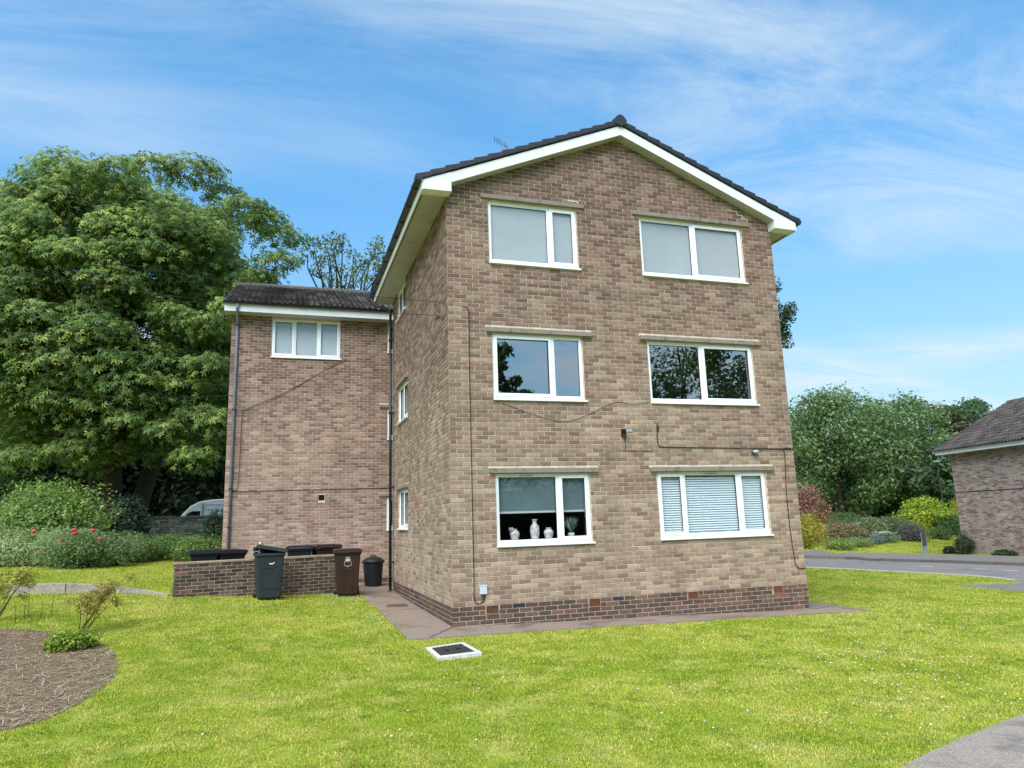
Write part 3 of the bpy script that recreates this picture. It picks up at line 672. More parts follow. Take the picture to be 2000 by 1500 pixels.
cable('wall_cable', 'black cable running level along the front wall to the right corner above ground-floor window', smooth_pts([P_(1283.5, 841, cn), P_(1284, 858, cn), P_(1287, 869, cn), P_(1293, 873, cn), P_(1340, 874, cn), P_(1420, 875, cn), P_(1500, 876.5, cn), P_(1535, 877, cn), P_(1549, 877, cn)], 4), .008)
cable('wall_cable', 'thin dark cable dropping beside the right corner of the front wall', smooth_pts([P_(1544, 875.5, cn), P_(1534, 875, cn), P_(1530, 879, cn), P_(1533, 892, cn), P_(1536, 960, cn), P_(1544, 1040, cn), P_(1551, 1085, cn), P_(1553, 1098, cn), P_(1558, 1108, cn), P_(1566, 1109.5, cn), P_(1574.5, 1109, cn)], 5), .0075)
cable('wall_cable', 'slack pale brown cable looping below the middle-floor windows', smooth_pts([P_(974, 784, cn), P_(1000, 793, cn), P_(1040, 808, cn), P_(1075, 818, cn), P_(1108, 822, cn), P_(1150, 808, cn), P_(1198, 785, cn), P_(1235, 788, cn), P_(1266, 785, cn)], 5), .006, mat('pale_cable', (.28, .23, .18), .7))
cable('wall_cable', 'thin brown cable hanging below the black floodlight', smooth_pts([P_(1221, 851, cn), P_(1222, 875, cn), P_(1225, 880, cn), P_(1275, 881, cn)], 4), .005, M_CABLEB)
mb = MB(); a, b = P_(1282.3, 827.5), P_(1283.3, 841); mb.tube([(a[0], -.03, a[2]), (b[0], -.03, b[2])], .019, 10); tag(mb.build('cable_gland', M_BLACK, None, smooth=True), 'short upright black cable joint on the front wall between the right windows', 'cable joint')
q = P_(1221, 845)
fl = thing('floodlight', 'small black floodlight on bracket between the middle and ground floor windows', 'light', (q[0], 0, q[2]))
mb = MB(); mb.box((-.075, -.17, -.015), (.075, -.12, .055)); mb.build('housing', M_BLACK, fl, bevel=.008)
mb = MB(); mb.face([(-.062, -.1712, -.005), (.062, -.1712, -.005), (.062, -.1712, .045), (-.062, -.1712, .045)]); mb.build('lens', mat('lamp_glass', (.35, .36, .36), .15), fl)
mb = MB(); mb.tube([(-.04, -.13, .02), (-.04, -.06, .02), (-.04, 0, .0)], .012, 6); mb.box((-.085, -.03, -.07), (-.0, -.001, .07)); mb.build('bracket', M_BLACK, fl)
mb = MB(); mb.lathe([(.001, -.045), (.03, -.04), (.036, 0), (.034, .015)], 14, (-.045, -.05, -.06)); mb.build('motion_sensor', M_BLACK, fl)
q = P_(1472, 883)
sl = thing('wall_lamp', 'small grey bulkhead lamp on front wall above the window with venetian blinds', 'light', (q[0], 0, q[2]))
mb = MB(); mb.lathe([(.012, -.04), (.055, -.02), (.062, .012), (.04, .03)], 16, (0, -.07, 0)); mb.build('lamp_body', mat('lamp_grey', (.38, .40, .40), .4), sl, smooth=True)
mb = MB(); mb.box((-.05, -.03, -.03), (.02, -.001, .03)); mb.build('base', M_BLACK, sl, bevel=.006)
# red paint mark on the side wall
q = on(813, 980, 0, 0)
mb = MB()
for i in range(26):
    dy, dz, r = rnd.gauss(0, .09), rnd.gauss(0, .05), rnd.uniform(.012, .045); n = 7
    mb.face([(-.0045-i*.00006, q[1]+dy+r*math.cos(k*2*math.pi/n)*1.3, q[2]+dz+r*math.sin(k*2*math.pi/n)*rnd.uniform(.6, 1)) for k in range(n)])
mb.build('paint_mark', mat('faded_red_paint', lin(176, 96, 100), .9), side)
# blinds
def roller(label, h, fr, m, z0, name='roller_blind', n=-.082, inset=.03, bar=False):
    a, b, c, d = h; t = thing(name, label, 'blind', tuple(fr((a+b)/2, n, z0))); o = fr((a+b)/2, n, z0)
    loc = lambda u, nn, w: fr(u, nn, w)-o
    mb = MB(); mb.box((a+inset, n-.004, z0), (b-inset, n, d-.06), fr=loc); mb.build('fabric', m, t)
    mb = MB(); mb.tube([loc(a+inset, n-.02, d-.05), loc(b-inset, n-.02, d-.05)], .022, 10); mb.build('roller', M_UPVC, t)
    if bar: mb = MB(); mb.box((a+inset, n-.008, z0-.028), (b-inset, n+.006, z0+.006), fr=loc); mb.build('bottom_bar', mat('lilac_bar', (.52, .50, .55), .5), t)
roller('pale roller blind added behind the narrower top-floor front window to imitate its bright reflection', F_WIN['tl'], FR, M_BLINDP, 6.22)  # both top-floor blinds are added, imitating cloud reflected in the glass
roller('pale roller blind added behind the wider top-floor front window to imitate its bright reflection', F_WIN['tr'], FR, M_BLINDP, 6.22)
roller('blue grey roller blind half lowered above the vases', F_WIN['bl'], FR, M_BLINDB, on(1060, 998, 1, .1)[2], bar=True, n=-.13)
slatme = {}
def venetian(label, u0, u1, z0, z1, group):
    ctr = FR((u0+u1)/2, -.11, z0); t = thing('venetian_blind', label, 'blind', tuple(ctr)); L_ = u1-u0; k = round(L_, 3)
    if k not in slatme:
        mb = MB(); n = 5; V = [(sx*L_/2, -.012+.024*i/(n-1), -.0185+.037*i/(n-1)+.003*math.sin(math.pi*i/(n-1))) for sx in (-1, 1) for i in range(n)]
        mb.grid(V, [(i, i+1, n+i+1, n+i) for i in range(n-1)]); slatme[k] = mb.mesh('slat', M_SLAT)
    z = .02; i = 0
    while z < z1-z0-.03:
        o = link('slat', slatme[k], t); o.location = (0, 0, z); o.rotation_euler = (0, (hsh(i, u0)-.5)*.008, 0); z += .043; i += 1
    mb = MB(); mb.box((-L_/2, -.02, z1-z0-.03), (L_/2, .02, z1-z0)); mb.build('head_rail', M_UPVC, t)
    mb = MB()
    for f in ((.3, .7) if L_ > .7 else (.5,)): mb.box((-L_/2+L_*f-.003, -.024, 0), (-L_/2+L_*f+.003, -.022, z1-z0-.02))
    mb.build('ladder_cord', M_UPVC, t)
    return t
h = F_WIN['br']
venetian('narrow white venetian blind in ground-floor three-pane window, on the side of the vase window', h[0]+.06, 4.36, h[2]+.06, h[3]-.05, None)
venetian('wide white venetian blind in the middle of the ground-floor three-pane window', 4.43, 5.53, h[2]+.06, h[3]-.05, None)
venetian('narrow white venetian blind in ground-floor three-pane window, towards the outer wall corner', 5.60, h[1]-.06, h[2]+.06, h[3]-.05, None)
a, b, c, d = W_WIN
for i, (f0, f1, lb) in enumerate(((.02, .33, 'white blind in the wing top window pane beside the grey downpipe'), (.35, .67, 'white blind in the middle pane of the wing top window'), (.69, .98, 'white blind in the wing top window pane closest to the main block'))):
    u0, u1 = a+(b-a)*f0, a+(b-a)*f1; ctr = FW((u0+u1)/2, -.088, c+.05); t = thing('venetian_blind', lb, 'blind', tuple(ctr))
    mb = MB(); z = 0; L_ = u1-u0
    while z < d-c-.13: mb.face([(-L_/2, -.012, z), (L_/2, -.012, z), (L_/2, .010, z+.026), (-L_/2, .010, z+.026)]); z += .026
    mb.build('slats', mat('wing_blind', (.84, .88, .90), .5), t); mb = MB(); mb.box((-L_/2, -.015, z), (L_/2, .015, z+.03)); mb.build('head_rail', M_UPVC, t)
# window board, vases and plant
a, b, c, d = F_WIN['bl']; zs = c+.055
mb = MB(); mb.box((a+.005, .10, c-.02), (b-.005, .46, zs-.005)); mb.build('window_board', M_WHITE, block)
def china():
    m = bpy.data.materials.new('patterned_china'); m.use_nodes = True; nt = m.node_tree; N = nt.nodes.new; L = nt.links.new; b_ = nt.nodes['Principled BSDF']; b_.inputs['Roughness'].default_value = .2
    tc = N('ShaderNodeTexCoord'); v = N('ShaderNodeTexNoise'); v.inputs['Scale'].default_value = 34; v.inputs['Detail'].default_value = 3; v.inputs['Distortion'].default_value = 2.5; L(tc.outputs['Object'], v.inputs['Vector'])
    r = N('ShaderNodeValToRGB'); e = r.color_ramp.elements; e[0].position = .46; e[0].color = (.80, .80, .78, 1); e[1].position = .56; e[1].color = (.12, .08, .10, 1); k = e.new(.64); k.color = (.62, .40, .40, 1); k = e.new(.70); k.color = (.80, .80, .78, 1)
    L(v.outputs[0], r.inputs[0]); L(r.outputs[0], b_.inputs['Base Color']); return m
M_CHINA = china()
def vase(px, label, prof, y=.235):
    x = on(px, 1050, 1, y)[0]; mb = MB(); mb.lathe(prof, 24); o = mb.build('vase', M_CHINA, None, smooth=True); o.location = (x, y, zs); return tag(o, label, 'vase')
squat = lambda s: [(.045*s, 0), (.06*s, .02*s), (.085*s, .10*s), (.09*s, .13*s), (.07*s, .17*s), (.045*s, .185*s), (.042*s, .2*s), (.055*s, .212*s), (.045*s, .212*s), (.038*s, .19*s)]
v1 = vase(1005.5, 'squat patterned white vase with a pink bloom on the window board', squat(.95))
mb = MB()
for i in range(9): a_ = i*.7; mb.lathe([(.004, -.02), (.026, 0), (.004, .022)], 7, (-.06+.028*math.cos(a_), -.01+.028*math.sin(a_), .19+.02*math.sin(a_*2.3)))
mb.build('bloom', mat('pink_petal', (.55, .32, .38), .7), v1)
vase(1045, 'tall patterned white vase with flared neck on the window board', [(.055, 0), (.06, .02), (.075, .08), (.082, .17), (.075, .235), (.045, .27), (.036, .29), (.036, .33), (.062, .352), (.055, .352), (.03, .33)])
vase(1072, 'squat patterned white vase beside the tall one, without flowers', squat(.97))
x = on(1116, 1045, 1, .22)[0]
pp = thing('pot_plant', 'spiky white-flecked plant in a pale pot on the window board', 'plant', (x, .22, zs))
mb = MB(); mb.lathe([(.045, 0), (.05, .01), (.058, .105), (.05, .105)], 18); mb.build('pot', mat('pale_pot', (.55, .60, .64), .5), pp, smooth=True)
V, F, C_ = [], [], []
for i in range(150):
    a_ = rnd.uniform(0, 6.28); ti = rnd.uniform(.05, 1.0)*.75; L_ = rnd.uniform(.16, .33); w_ = .012; d_ = np.array([math.cos(a_)*math.sin(ti), math.sin(a_)*math.sin(ti), math.cos(ti)]); s_ = np.cross(d_, [0, 0, 1]); s_ /= np.linalg.norm(s_)+1e-6
    b_ = np.array([0, 0, .1]); k = len(V); V += [b_, b_+d_*L_*.55+s_*w_, b_+d_*L_, b_+d_*L_*.55-s_*w_]; F.append((k, k+1, k+2, k+3)); C_.append((.12, .2, .12) if rnd.random() < .45 else (.62, .68, .62))
link('leaves', npmesh('leaves', np.array(V), np.array(F), C_, M_LEAFM), pp)

# ------------------------------------------------------------------ paths, manhole, bed, road
path = [(-.86, -.90), (3.4, -.72), (7.80, -.55), (7.80, 9.5), (6.9, 9.5), (6.9, -.0), (0, 0), (0, 8.3), (-1.55, 8.3), (-1.45, 6.9), (-.82, 6.7), (-.84, 3)]
path = [(-.86, -.90), (3.4, -.74), (7.80, -.55), (7.80, 9.0), (6.7, 9.0), (6.7, .15), (.15, .15), (.15, 8.4), (-4.2, 8.4), (-4.2, 6.2), (-1.35, 6.35), (-.86, 6.2), (-.84, 3)]
kind(drape('concrete_path', path, .022, M_PATH, .4), 'structure'); MASKS.append(path)
mb = MB()                                                              # joints in the concrete
for (x0, y0), (x1, y1) in (((-.85, 2.55), (0, 2.62)), ((0, 0), (-.55, -.88)), ((6.87, -.05), (7.8, .35)), ((-.85, 5.6), (-.1, 5.65))):
    for k in range(8):
        p, q_ = [(x0+(x1-x0)*t/8, y0+(y1-y0)*t/8) for t in (k, k+1)]; z0, z1 = G(*p)+.0262, G(*q_)+.0262; nx, ny = -(y1-y0), (x1-x0); l = math.hypot(nx, ny); nx, ny = nx/l*.008, ny/l*.008
        mb.face([(p[0]-nx, p[1]-ny, z0), (q_[0]-nx, q_[1]-ny, z1), (q_[0]+nx, q_[1]+ny, z1), (p[0]+nx, p[1]+ny, z0)])
kind(mb.build('path_joint', mat('dark_joint', (.05, .045, .035), 1, 0), None), 'structure')
q = hit(745, 1166)
mb = MB(); mb.box((-.24, -.22, 0), (.24, .22, .004)); o = mb.build('drain_cover', mat('rusty_iron', (.10, .055, .04), .9, noise=(20, .4)), None); o.location = (-.42, 3.35, G(-.42, 3.35)+.024)
tag(o, 'rusty brown drain cover set in the side path', 'drain cover')
c4 = [hit(832, 1270), hit(855, 1291.5), hit(942, 1282), hit(905, 1260)]
cx, cy = sum(p[0] for p in c4)/4, sum(p[1] for p in c4)/4
mh = thing('manhole', 'square manhole with white concrete surround set in the lawn before the corner', 'manhole', (cx, cy, G(cx, cy)))
cl = [Vector((p[0]-cx, p[1]-cy, 0)) for p in c4]
mb = MB(); n = 4
for i in range(n):
    A, B = cl[i], cl[(i+1) % n]; a_, b_ = A*.80, B*.80; up = Vector((0, 0, .048)); dn = Vector((0, 0, -.05))
    mb.hexa([A+dn, B+dn, b_+dn, a_+dn, A+up*.93, B+up*.93, b_+up, a_+up])
mb.build('surround', mat('white_concrete', (.55, .535, .50), .9, .2, noise=(14, .28), noise2=(8, (.36, .35, .30), .60)), mh, bevel=.006)
mb = MB(); up = Vector((0, 0, .038)); mb.face([p*.81+up for p in cl]); e1, e2 = (cl[1]-cl[0])*.80, (cl[3]-cl[0])*.80; o0 = cl[0]*.80
for i in range(10):
    for j in range(8):
        p = o0+e1*((i+.5)/10)+e2*((j+.5)/8); d1, d2 = e1*.036, e2*.018
        if (i+j) % 2: d1, d2 = e1*.014, e2*.048
        z0, z1 = Vector((0, 0, .038)), Vector((0, 0, .046))
        mb.hexa([p-d1-d2+z0, p+d1-d2+z0, p+d1+d2+z0, p-d1+d2+z0, p-d1*.7-d2*.7+z1, p+d1*.7-d2*.7+z1, p+d1*.7+d2*.7+z1, p-d1*.7+d2*.7+z1])
mb.build('cover', mat('cast_iron', (.035, .031, .030), .6, .4, noise=(18, .35)), mh)
for k in (-.3, .3): mb = MB(); mb.lathe([(.03, 0), (.03, .003)], 12, tuple(e2*k*.6+Vector((0, 0, .0465)))); mb.build('lifting_eye', M_DARK, mh)
MASKS.append([(p[0], p[1]) for p in c4])
# planting bed at the left
bed_px = [(0,1228),(60,1230),(110,1236),(165,1247),(205,1262),(226,1280),(232,1302),(222,1325),(195,1350),(150,1378),(100,1402),(50,1418),(0,1431)]
bed = pxpoly(bed_px); bl_, br_ = bed[-1], bed[0]
bed = bed+[(bl_[0]-1.5, bl_[1]+.2), (bl_[0]-3.2, bl_[1]+1.8), (bl_[0]-4.0, bl_[1]+3.9), (br_[0]-1.4, br_[1]-.4)]
kind(drape('soil_bed', bed, .004, M_SOIL, .35, .02), 'structure'); MASKS.append(bed)
edge = [Vector((*p, G(*p)+.012)) for p in resample(bed, .3)]
# front path at the lower right
fpath = [tuple(hit(x, y)[:2]) for x, y in ((1765, 1499), (1812, 1474), (1870, 1447), (1935, 1422), (2000, 1396))]
dx, dy = fpath[-1][0]-fpath[0][0], fpath[-1][1]-fpath[0][1]
fpath = [(fpath[0][0]-dx*1.2, fpath[0][1]-dy*1.6)]+fpath+[(fpath[-1][0]+dx*2.4, fpath[-1][1]+dy*1.6), (fpath[-1][0]+dx*2.6, fpath[-1][1]-2.6), (fpath[0][0], fpath[0][1]-3.2), (fpath[0][0]-2.2, fpath[0][1]-3.4)]
kind(drape('front_path', fpath, .012, mat('worn_tarmac_path', lin(150, 139, 128), .95, .15, noise=(60, .55, 9), noise2=(3.0, lin(118, 110, 102), .52), bump=(90, 1.0)), .4), 'structure'); MASKS.append(fpath)
# road, pavement, kerb, driveway on the right
near = pxpoly([(1560,1108.5),(1578,1109.5),(1660,1113),(1736,1117),(1800,1120.5),(1870,1124),(1930,1128.5),(1972,1134)])
kerbp = pxpoly([(1560,1090.5),(1574,1091),(1650,1093.5),(1724,1096.5),(1800,1099),(1900,1102.5),(2000,1106.5)])
backp = pxpoly([(1560,1081.5),(1574,1082),(1650,1083.8),(1724,1085.3),(1800,1087),(1884,1089),(2000,1092.5)])
def extend(poly, k0, k1):
    p0, p1 = np.array(poly[0]), np.array(poly[1]); q0, q1 = np.array(poly[-1]), np.array(poly[-2])
    return [tuple(p0+(p0-p1)/np.linalg.norm(p0-p1)*k0)]+poly+[tuple(q0+(q0-q1)/np.linalg.norm(q0-q1)*k1)]
kx, bx_, nx_ = extend(kerbp, 25, 16), extend(backp, 25, 16), extend(near, 25, 0)
drv = pxpoly([(1986,1138),(1976,1141),(1900,1143),(1848,1145.5),(1900,1149),(1950,1152.5),(2000,1157)])
e_ = drv[-1]
road = nx_+drv+[(e_[0]+2, e_[1]-2.5), (e_[0]+4, e_[1]-6), (kx[-1][0]-3, kx[-1][1]-2)]+kx[::-1]
kind(drape('road', road, .015, M_TARMAC, .8), 'structure'); MASKS.append(road)
pave = kx+bx_[::-1]; kind(drape('pavement', pave, .115, M_PAVE, .8, .15), 'structure'); MASKS.append(pave)
kerb = thing('kerb', 'grey concrete kerb edging the far pavement across the road', 'kerb', (*kx[3], G(*kx[3])))
kl = resample(kx, .9)[:len(resample(kx, .9))]; tot = [Vector((p[0], p[1])) for p in kx]; pts = []; 
for A, B in zip(tot, tot[1:]):
    n = max(1, int((B-A).length/.9)); pts += [A+(B-A)*k/n for k in range(n)]
M_KERB = mat('kerb_concrete', lin(112, 104, 98), .95, .1, noise=(12, .3))
for A, B in zip(pts, pts[1:]):
    d_ = (B-A).normalized(); nn = Vector((d_.y, -d_.x))
    nn = nn if nn.dot(Vector((CAM[0], CAM[1]))-A) > 0 else -nn
    a0, b0 = A+d_*.006, B-d_*.006; ka = kerb.location
    zz = [G(*a0), G(*b0)]; q4 = [a0+nn*.02, b0+nn*.02, b0-nn*.11, a0-nn*.11]
    lo = [(p.x-ka.x, p.y-ka.y, zz[i in (1, 2)]-.1-ka.z) for i, p in enumerate(q4)]; hi = [(p.x-ka.x, p.y-ka.y, zz[i in (1, 2)]+.125-ka.z) for i, p in enumerate(q4)]
    mb = MB(); mb.hexa(lo+hi); mb.build('kerb_stone', M_KERB, kerb)
mb = MB()
for (x0, y0), (x1, y1) in (((1586,1098.4),(1606,1099.2)), ((1690,1102.5),(1712,1103.6)), ((1796,1106.5),(1824,1108)), ((1905,1112),(1930,1113.5)), ((1958,1114.8),(1990,1116.6))):
    A, B = hit(x0, y0), hit(x1, y1); d_ = (B-A)[:2]; d_ /= np.linalg.norm(d_); n_ = np.array([-d_[1], d_[0]])*.05
    mb.face([(A[0]-n_[0], A[1]-n_[1], G(*A[:2])+.021), (B[0]-n_[0], B[1]-n_[1], G(*B[:2])+.021), (B[0]+n_[0], B[1]+n_[1], G(*B[:2])+.021), (A[0]+n_[0], A[1]+n_[1], G(*A[:2])+.021)])
kind(mb.build('road_marking', mat('worn_road_paint', (.55, .55, .53), .8, noise=(20, .3)), None), 'structure')
near_strip = [Vector((*p, 0)) for p in nx_]; st = []
mb = MB()
for A, B in zip(near_strip, near_strip[1:]):
    n = max(1, int((B-A).length/1.0))
    for k in range(n):
        a_, b_ = A+(B-A)*k/n, A+(B-A)*(k+1)/n; d_ = (b_-a_).normalized(); nn = Vector((-d_.y, d_.x, 0)); nn = nn if nn.x > 0 else -nn
        q4 = [a_-nn*.03, b_-nn*.03, b_+nn*.16, a_+nn*.16]; mb.hexa([(p.x, p.y, G(p.x, p.y)-.06) for p in q4]+[(p.x, p.y, G(p.x, p.y)+.030) for p in q4])
kind(mb.build('road_edging', mat('pale_edging', lin(165, 160, 152), .95, .1, noise=(10, .2)), None), 'structure')

# ------------------------------------------------------------------ raised lawn with edging kerb at the left rear
ek = [(-4.80, 5.35), tuple(hit(280, 1161)[:2]), tuple(hit(220, 1158)[:2]), tuple(hit(130, 1159.5)[:2]), tuple(hit(14, 1161.5)[:2])]
ek.append((ek[-1][0]-9, ek[-1][1]-1.2))
UP = .17
up_poly = ek+[(ek[-1][0]-6, 24), (-4.2, 24), (-4.2, 8.0), (-4.3, 5.5)]
def uz(x, y): return gz(x, y)
ul = kind(drape('upper_lawn', up_poly, UP, ground.data.materials[0], .6, .3), 'structure')
ekt = thing('edging_kerb', 'low weathered concrete edging along the raised lawn', 'kerb', (*ek[2], G(*ek[2])))
pts = []
for A, B in zip(ek, ek[1:]):
    A, B = Vector(A), Vector(B); n = max(1, round((B-A).length/.9)); pts += [A+(B-A)*k/n for k in range(n)]
pts.append(Vector(ek[-1])); M_EK = mat('edging_concrete', lin(150, 140, 128), .95, .1, noise=(16, .35), noise2=(5, lin(84, 80, 66), .55))
def GU(x, y): return G(x, y)+UP
nE = len(pts)
for i, (A, B) in enumerate(zip(pts, pts[1:])):
    d_ = (B-A).normalized(); nn = Vector((d_.y, -d_.x)); nn = nn if nn.y < 0 else -nn; a0, b0 = A+d_*.006, B-d_*.006; q4 = [a0+nn*.06, b0+nn*.06, b0-nn*.08, a0-nn*.08]; ka = ekt.location
    h0, h1 = [UP+.055 if j > 2 else .06+(UP-.005)*j/3 for j in (i, i+1)]
    hh = [h0, h1, h1, h0]
    mb = MB(); mb.hexa([(p.x-ka.x, p.y-ka.y, G(*p)-.1-ka.z) for p in q4]+[(p.x-ka.x, p.y-ka.y, G(*p)+hh[j]-ka.z) for j, p in enumerate(q4)]); mb.build('edging_stone', M_EK, ekt, bevel=.01)
# ------------------------------------------------------------------ bin store wall and bins
wa, wb_ = np.array([-4.72, 5.18]), np.array([-1.32, 6.02]); wd = wb_-wa; wlen = float(np.linalg.norm(wd)); wd /= wlen
BW = thing('bin_store_wall', 'low dark brown brick wall screening the bins, with pale coping', 'wall', (wa[0], wa[1], 0))
FB = frame((0, 0, 0), (wd[0], wd[1], 0), (wd[1], -wd[0], 0)); FBW = frame((wa[0], wa[1], 0), (wd[0], wd[1], 0), (wd[1], -wd[0], 0))
zT0, zT1 = .985, .955
mb = MB(); mb.box((.006, -.205, -.1), (wlen-.006, -.008, zT0-.035), fr=FB); bwc = mb.build('mortar_core', M_MORTAR, BW)
def bw_palette(u, w, seed, tone):
    r = ih(u, w, 21)+(vn(u*1.2, w*2, 4)-.5)*.5; 
    if u < .25 and hsh(u*7, w*9, 3) < .2: c = PAL['red']
    else: c = lin(92, 78, 68) if r < .35 else lin(78, 66, 60) if r < .7 else lin(112, 98, 82) if r < .95 else lin(64, 56, 52)
    return tuple(x*.85 for x in c)
bwl = brick_list(wlen, 0, .94, [], z0=.28-.6)
single_bricks(FB, bwl, [i for i in range(len(bwl))], BW, 5, palette=bw_palette)
FBE = frame((0, 0, 0), (-wd[1]*-1*-1, wd[0]*1, 0), (-wd[0], -wd[1], 0))
for i in range(13):                                                    # bricks on the end face
    mb = MB(); z = .03+i*.075-.03; e0 = Vector((-wd[1], wd[0], 0)); o_ = Vector((-wd[0], -wd[1], 0)); 
    fe = lambda u, n, w: e0*u+o_*n+Vector((0, 0, w))
    brick_geom(mb, fe, .004, .205, z+.005, z+.07, bw_palette(.1, z*3.3, 0, 0), .002); mb.build('brick', M_BRICK, BW)
mb = MB(); mb.box((-.015, -.225, zT0-.035), (wlen+.01, .012, zT0+.012), fr=FB)
mb.build('coping', mat('mossy_coping', lin(148, 136, 118), .95, .1, noise=(15, .3), noise2=(6, lin(98, 92, 74), .54)), BW, bevel=.008)
def slab_taper(mb, w0, d0, z0, w1, d1, z1):
    mb.hexa([(-w0/2,-d0/2,z0),(w0/2,-d0/2,z0),(w0/2,d0/2,z0),(-w0/2,d0/2,z0),(-w1/2,-d1/2,z1),(w1/2,-d1/2,z1),(w1/2,d1/2,z1),(-w1/2,d1/2,z1)])
def wheelie(label, loc, rz, m, H=1.0, lid_tilt=None, group=None, emblem=None, panel=True):
    t = thing('wheelie_bin', label, 'bin', loc, rz, group); w0, d0, w1, d1 = .45, .50, .56, .68
    mb = MB(); slab_taper(mb, w0, d0, .045, w1, d1, H-.06); b_ = mb.build('body', m, t, bevel=.03)
    mb = MB(); slab_taper(mb, w1+.005, d1+.005, H-.10, w1+.05, d1+.05, H-.075); slab_taper(mb, w1+.05, d1+.05, H-.075, w1+.045, d1+.045, H-.03); mb.build('rim', m, t, bevel=.008)
    if panel:
        f = lambda u, n, z: Vector((u, -(d0/2+(d1-d0)/2*(z-.045)/(H-.105))-n, z))
        mb = MB(); ring(mb, f, -.17, .17, .25, H-.32, .012, -.004, .007); mb.box((-.20, -.004, .235), (.20, .006, .247), fr=f); mb.build('front_panel', m, t)
    f2 = lambda u, n, z: Vector((u, -(d0/2+(d1-d0)/2*(z-.045)/(H-.105))-n, z))
    if emblem == 'scratch':
        mb = MB(); pr = [(-.055, .0), (-.05, .018), (.01, .012), (.04, .03), (.05, .042), (.048, .012), (.02, -.008), (-.03, -.008)]; mb.face([f2(x+.03, .004, z+H-.25) for x, z in pr]); mb.build('paint_mark', M_WHITE, t)
    if emblem == 'crest':
        mb = MB()
        def bar(x0, x1, z0, z1): mb.face([f2(x0, .004, z0), f2(x1, .004, z0), f2(x1, .004, z1), f2(x0, .004, z1)])
        zc = H-.20
        for i in range(7): bar(-.05+i*.0145, -.05+i*.0145+.009, zc+.035+(i % 2)*.006, zc+.055+((i*3) % 4)*.004)
        for i in range(5): bar(-.045+i*.019, -.045+i*.019+.013, zc+.018, zc+.032)
        bar(-.055, .055, zc-.028, zc+.012)
        for q4 in ((-.078, .078, zc-.046, zc-.040), (-.078, .078, zc-.135, zc-.129), (-.078, -.072, zc-.129, zc-.046), (.072, .078, zc-.129, zc-.046)): bar(*q4)
        for i in range(4): bar(-.028+i*.015, -.028+i*.015+.010, zc-.156, zc-.145)
        mb.build('emblem', mat('dull_white_print', (.55, .54, .52), .7), t)
        mb = MB(); ring(mb, f2, -.10, .12, .02, H-.40, .02, -.004, .010); mb.build('front_panel', m, t, bevel=.006)
    hinge = Vector((0, d1/2+.03, H-.03))
    lid = MB(); L_, Wd = d1+.09, w1+.06
    prof = [(-Wd/2, 0), (-Wd/2, .03), (-Wd/2+.05, .055), (Wd/2-.05, .055), (Wd/2, .03), (Wd/2, 0)]
    V = [(x, y, z+(0 if y > -.1 else 0)) for y, sc in ((0, 1), (-L_*.5, 1), (-L_, 1)) for x, z in prof]; n = 6
    V = [(x, y, z*(1.15 if abs(y+L_*.5) < .01 else 1)) for x, y, z in V]
    F = [tuple(range(n)), tuple(range(3*n-1, 2*n-1, -1))]+[(r*n+k, r*n+(k+1) % n, (r+1)*n+(k+1) % n, (r+1)*n+k) for r in range(2) for k in range(n)]
    lid.grid(V, [f_[::-1] for f_ in F])
    for x in (-.15, .15): lid.box((x-.03, -L_+.06, .05), (x+.03, -.06, .072))
    lo = lid.build('lid', m, t, bevel=.01); lo.location = hinge
    if lid_tilt: lo.rotation_euler = lid_tilt
    mb = MB(); mb.tube([(-w1/2+.05, d1/2+.06, H-.02), (w1/2-.05, d1/2+.06, H-.02)], .016, 8); mb.box((-w1/2+.03, d1/2, H-.06), (-w1/2+.06, d1/2+.075, H-.005)); mb.box((w1/2-.06, d1/2, H-.06), (w1/2-.03, d1/2+.075, H-.005)); mb.build('handle', m, t)
    for s in (-1, 1):
        mb = MB(); mb.tube([(s*(w0/2+.005), d0/2+.02, .1), (s*(w0/2+.055), d0/2+.02, .1)], .1, 18); wh = mb.build('wheel', M_BLACK, t); mb = MB(); mb.tube([(s*(w0/2+.056), d0/2+.02, .1), (s*(w0/2+.060), d0/2+.02, .1)], .055, 14); mb.build('hub', M_BINB, wh)
    return t
gb = hit(521, 1170.5); 
t = wheelie('dark green-grey wheelie bin on the grass, lid propped open by rubbish', (-2.86, 4.93, G(-2.86, 4.93)+.0), .10, M_BIN, 1.0, lid_tilt=(-.10, .20, 0), emblem='scratch')
rb = thing('rubbish', 'bottle and stick poking out under the propped bin lid', 'rubbish', (-3.07, 4.95, G(-2.86, 4.93)+.95))
mb = MB(); mb.lathe([(.035, 0), (.036, .12), (.02, .16), (.014, .2), (.014, .22)], 12, (.02, 0, 0)); mb.build('bottle', mat('grey_bottle', (.30, .33, .30), .4), rb); mb = MB(); mb.lathe([(.022, .215), (.026, .225), (.024, .25)], 10, (.02, 0, 0)); mb.build('white_cap', M_WHITE, rb)
mb = MB(); mb.tube([(-.06, 0, -.1), (-.10, 0, .16)], .012, 6); mb.tube([(.06, -.05, -.1), (.10, -.06, .14)], .01, 6); mb.build('stick', M_BLACK, rb)
wheelie('dark brown wheelie bin with white printed crest standing at end of wall', (-1.16, 5.62, G(-1.16, 5.62)), -.05, M_BROWN, 1.02, emblem='crest', panel=False)
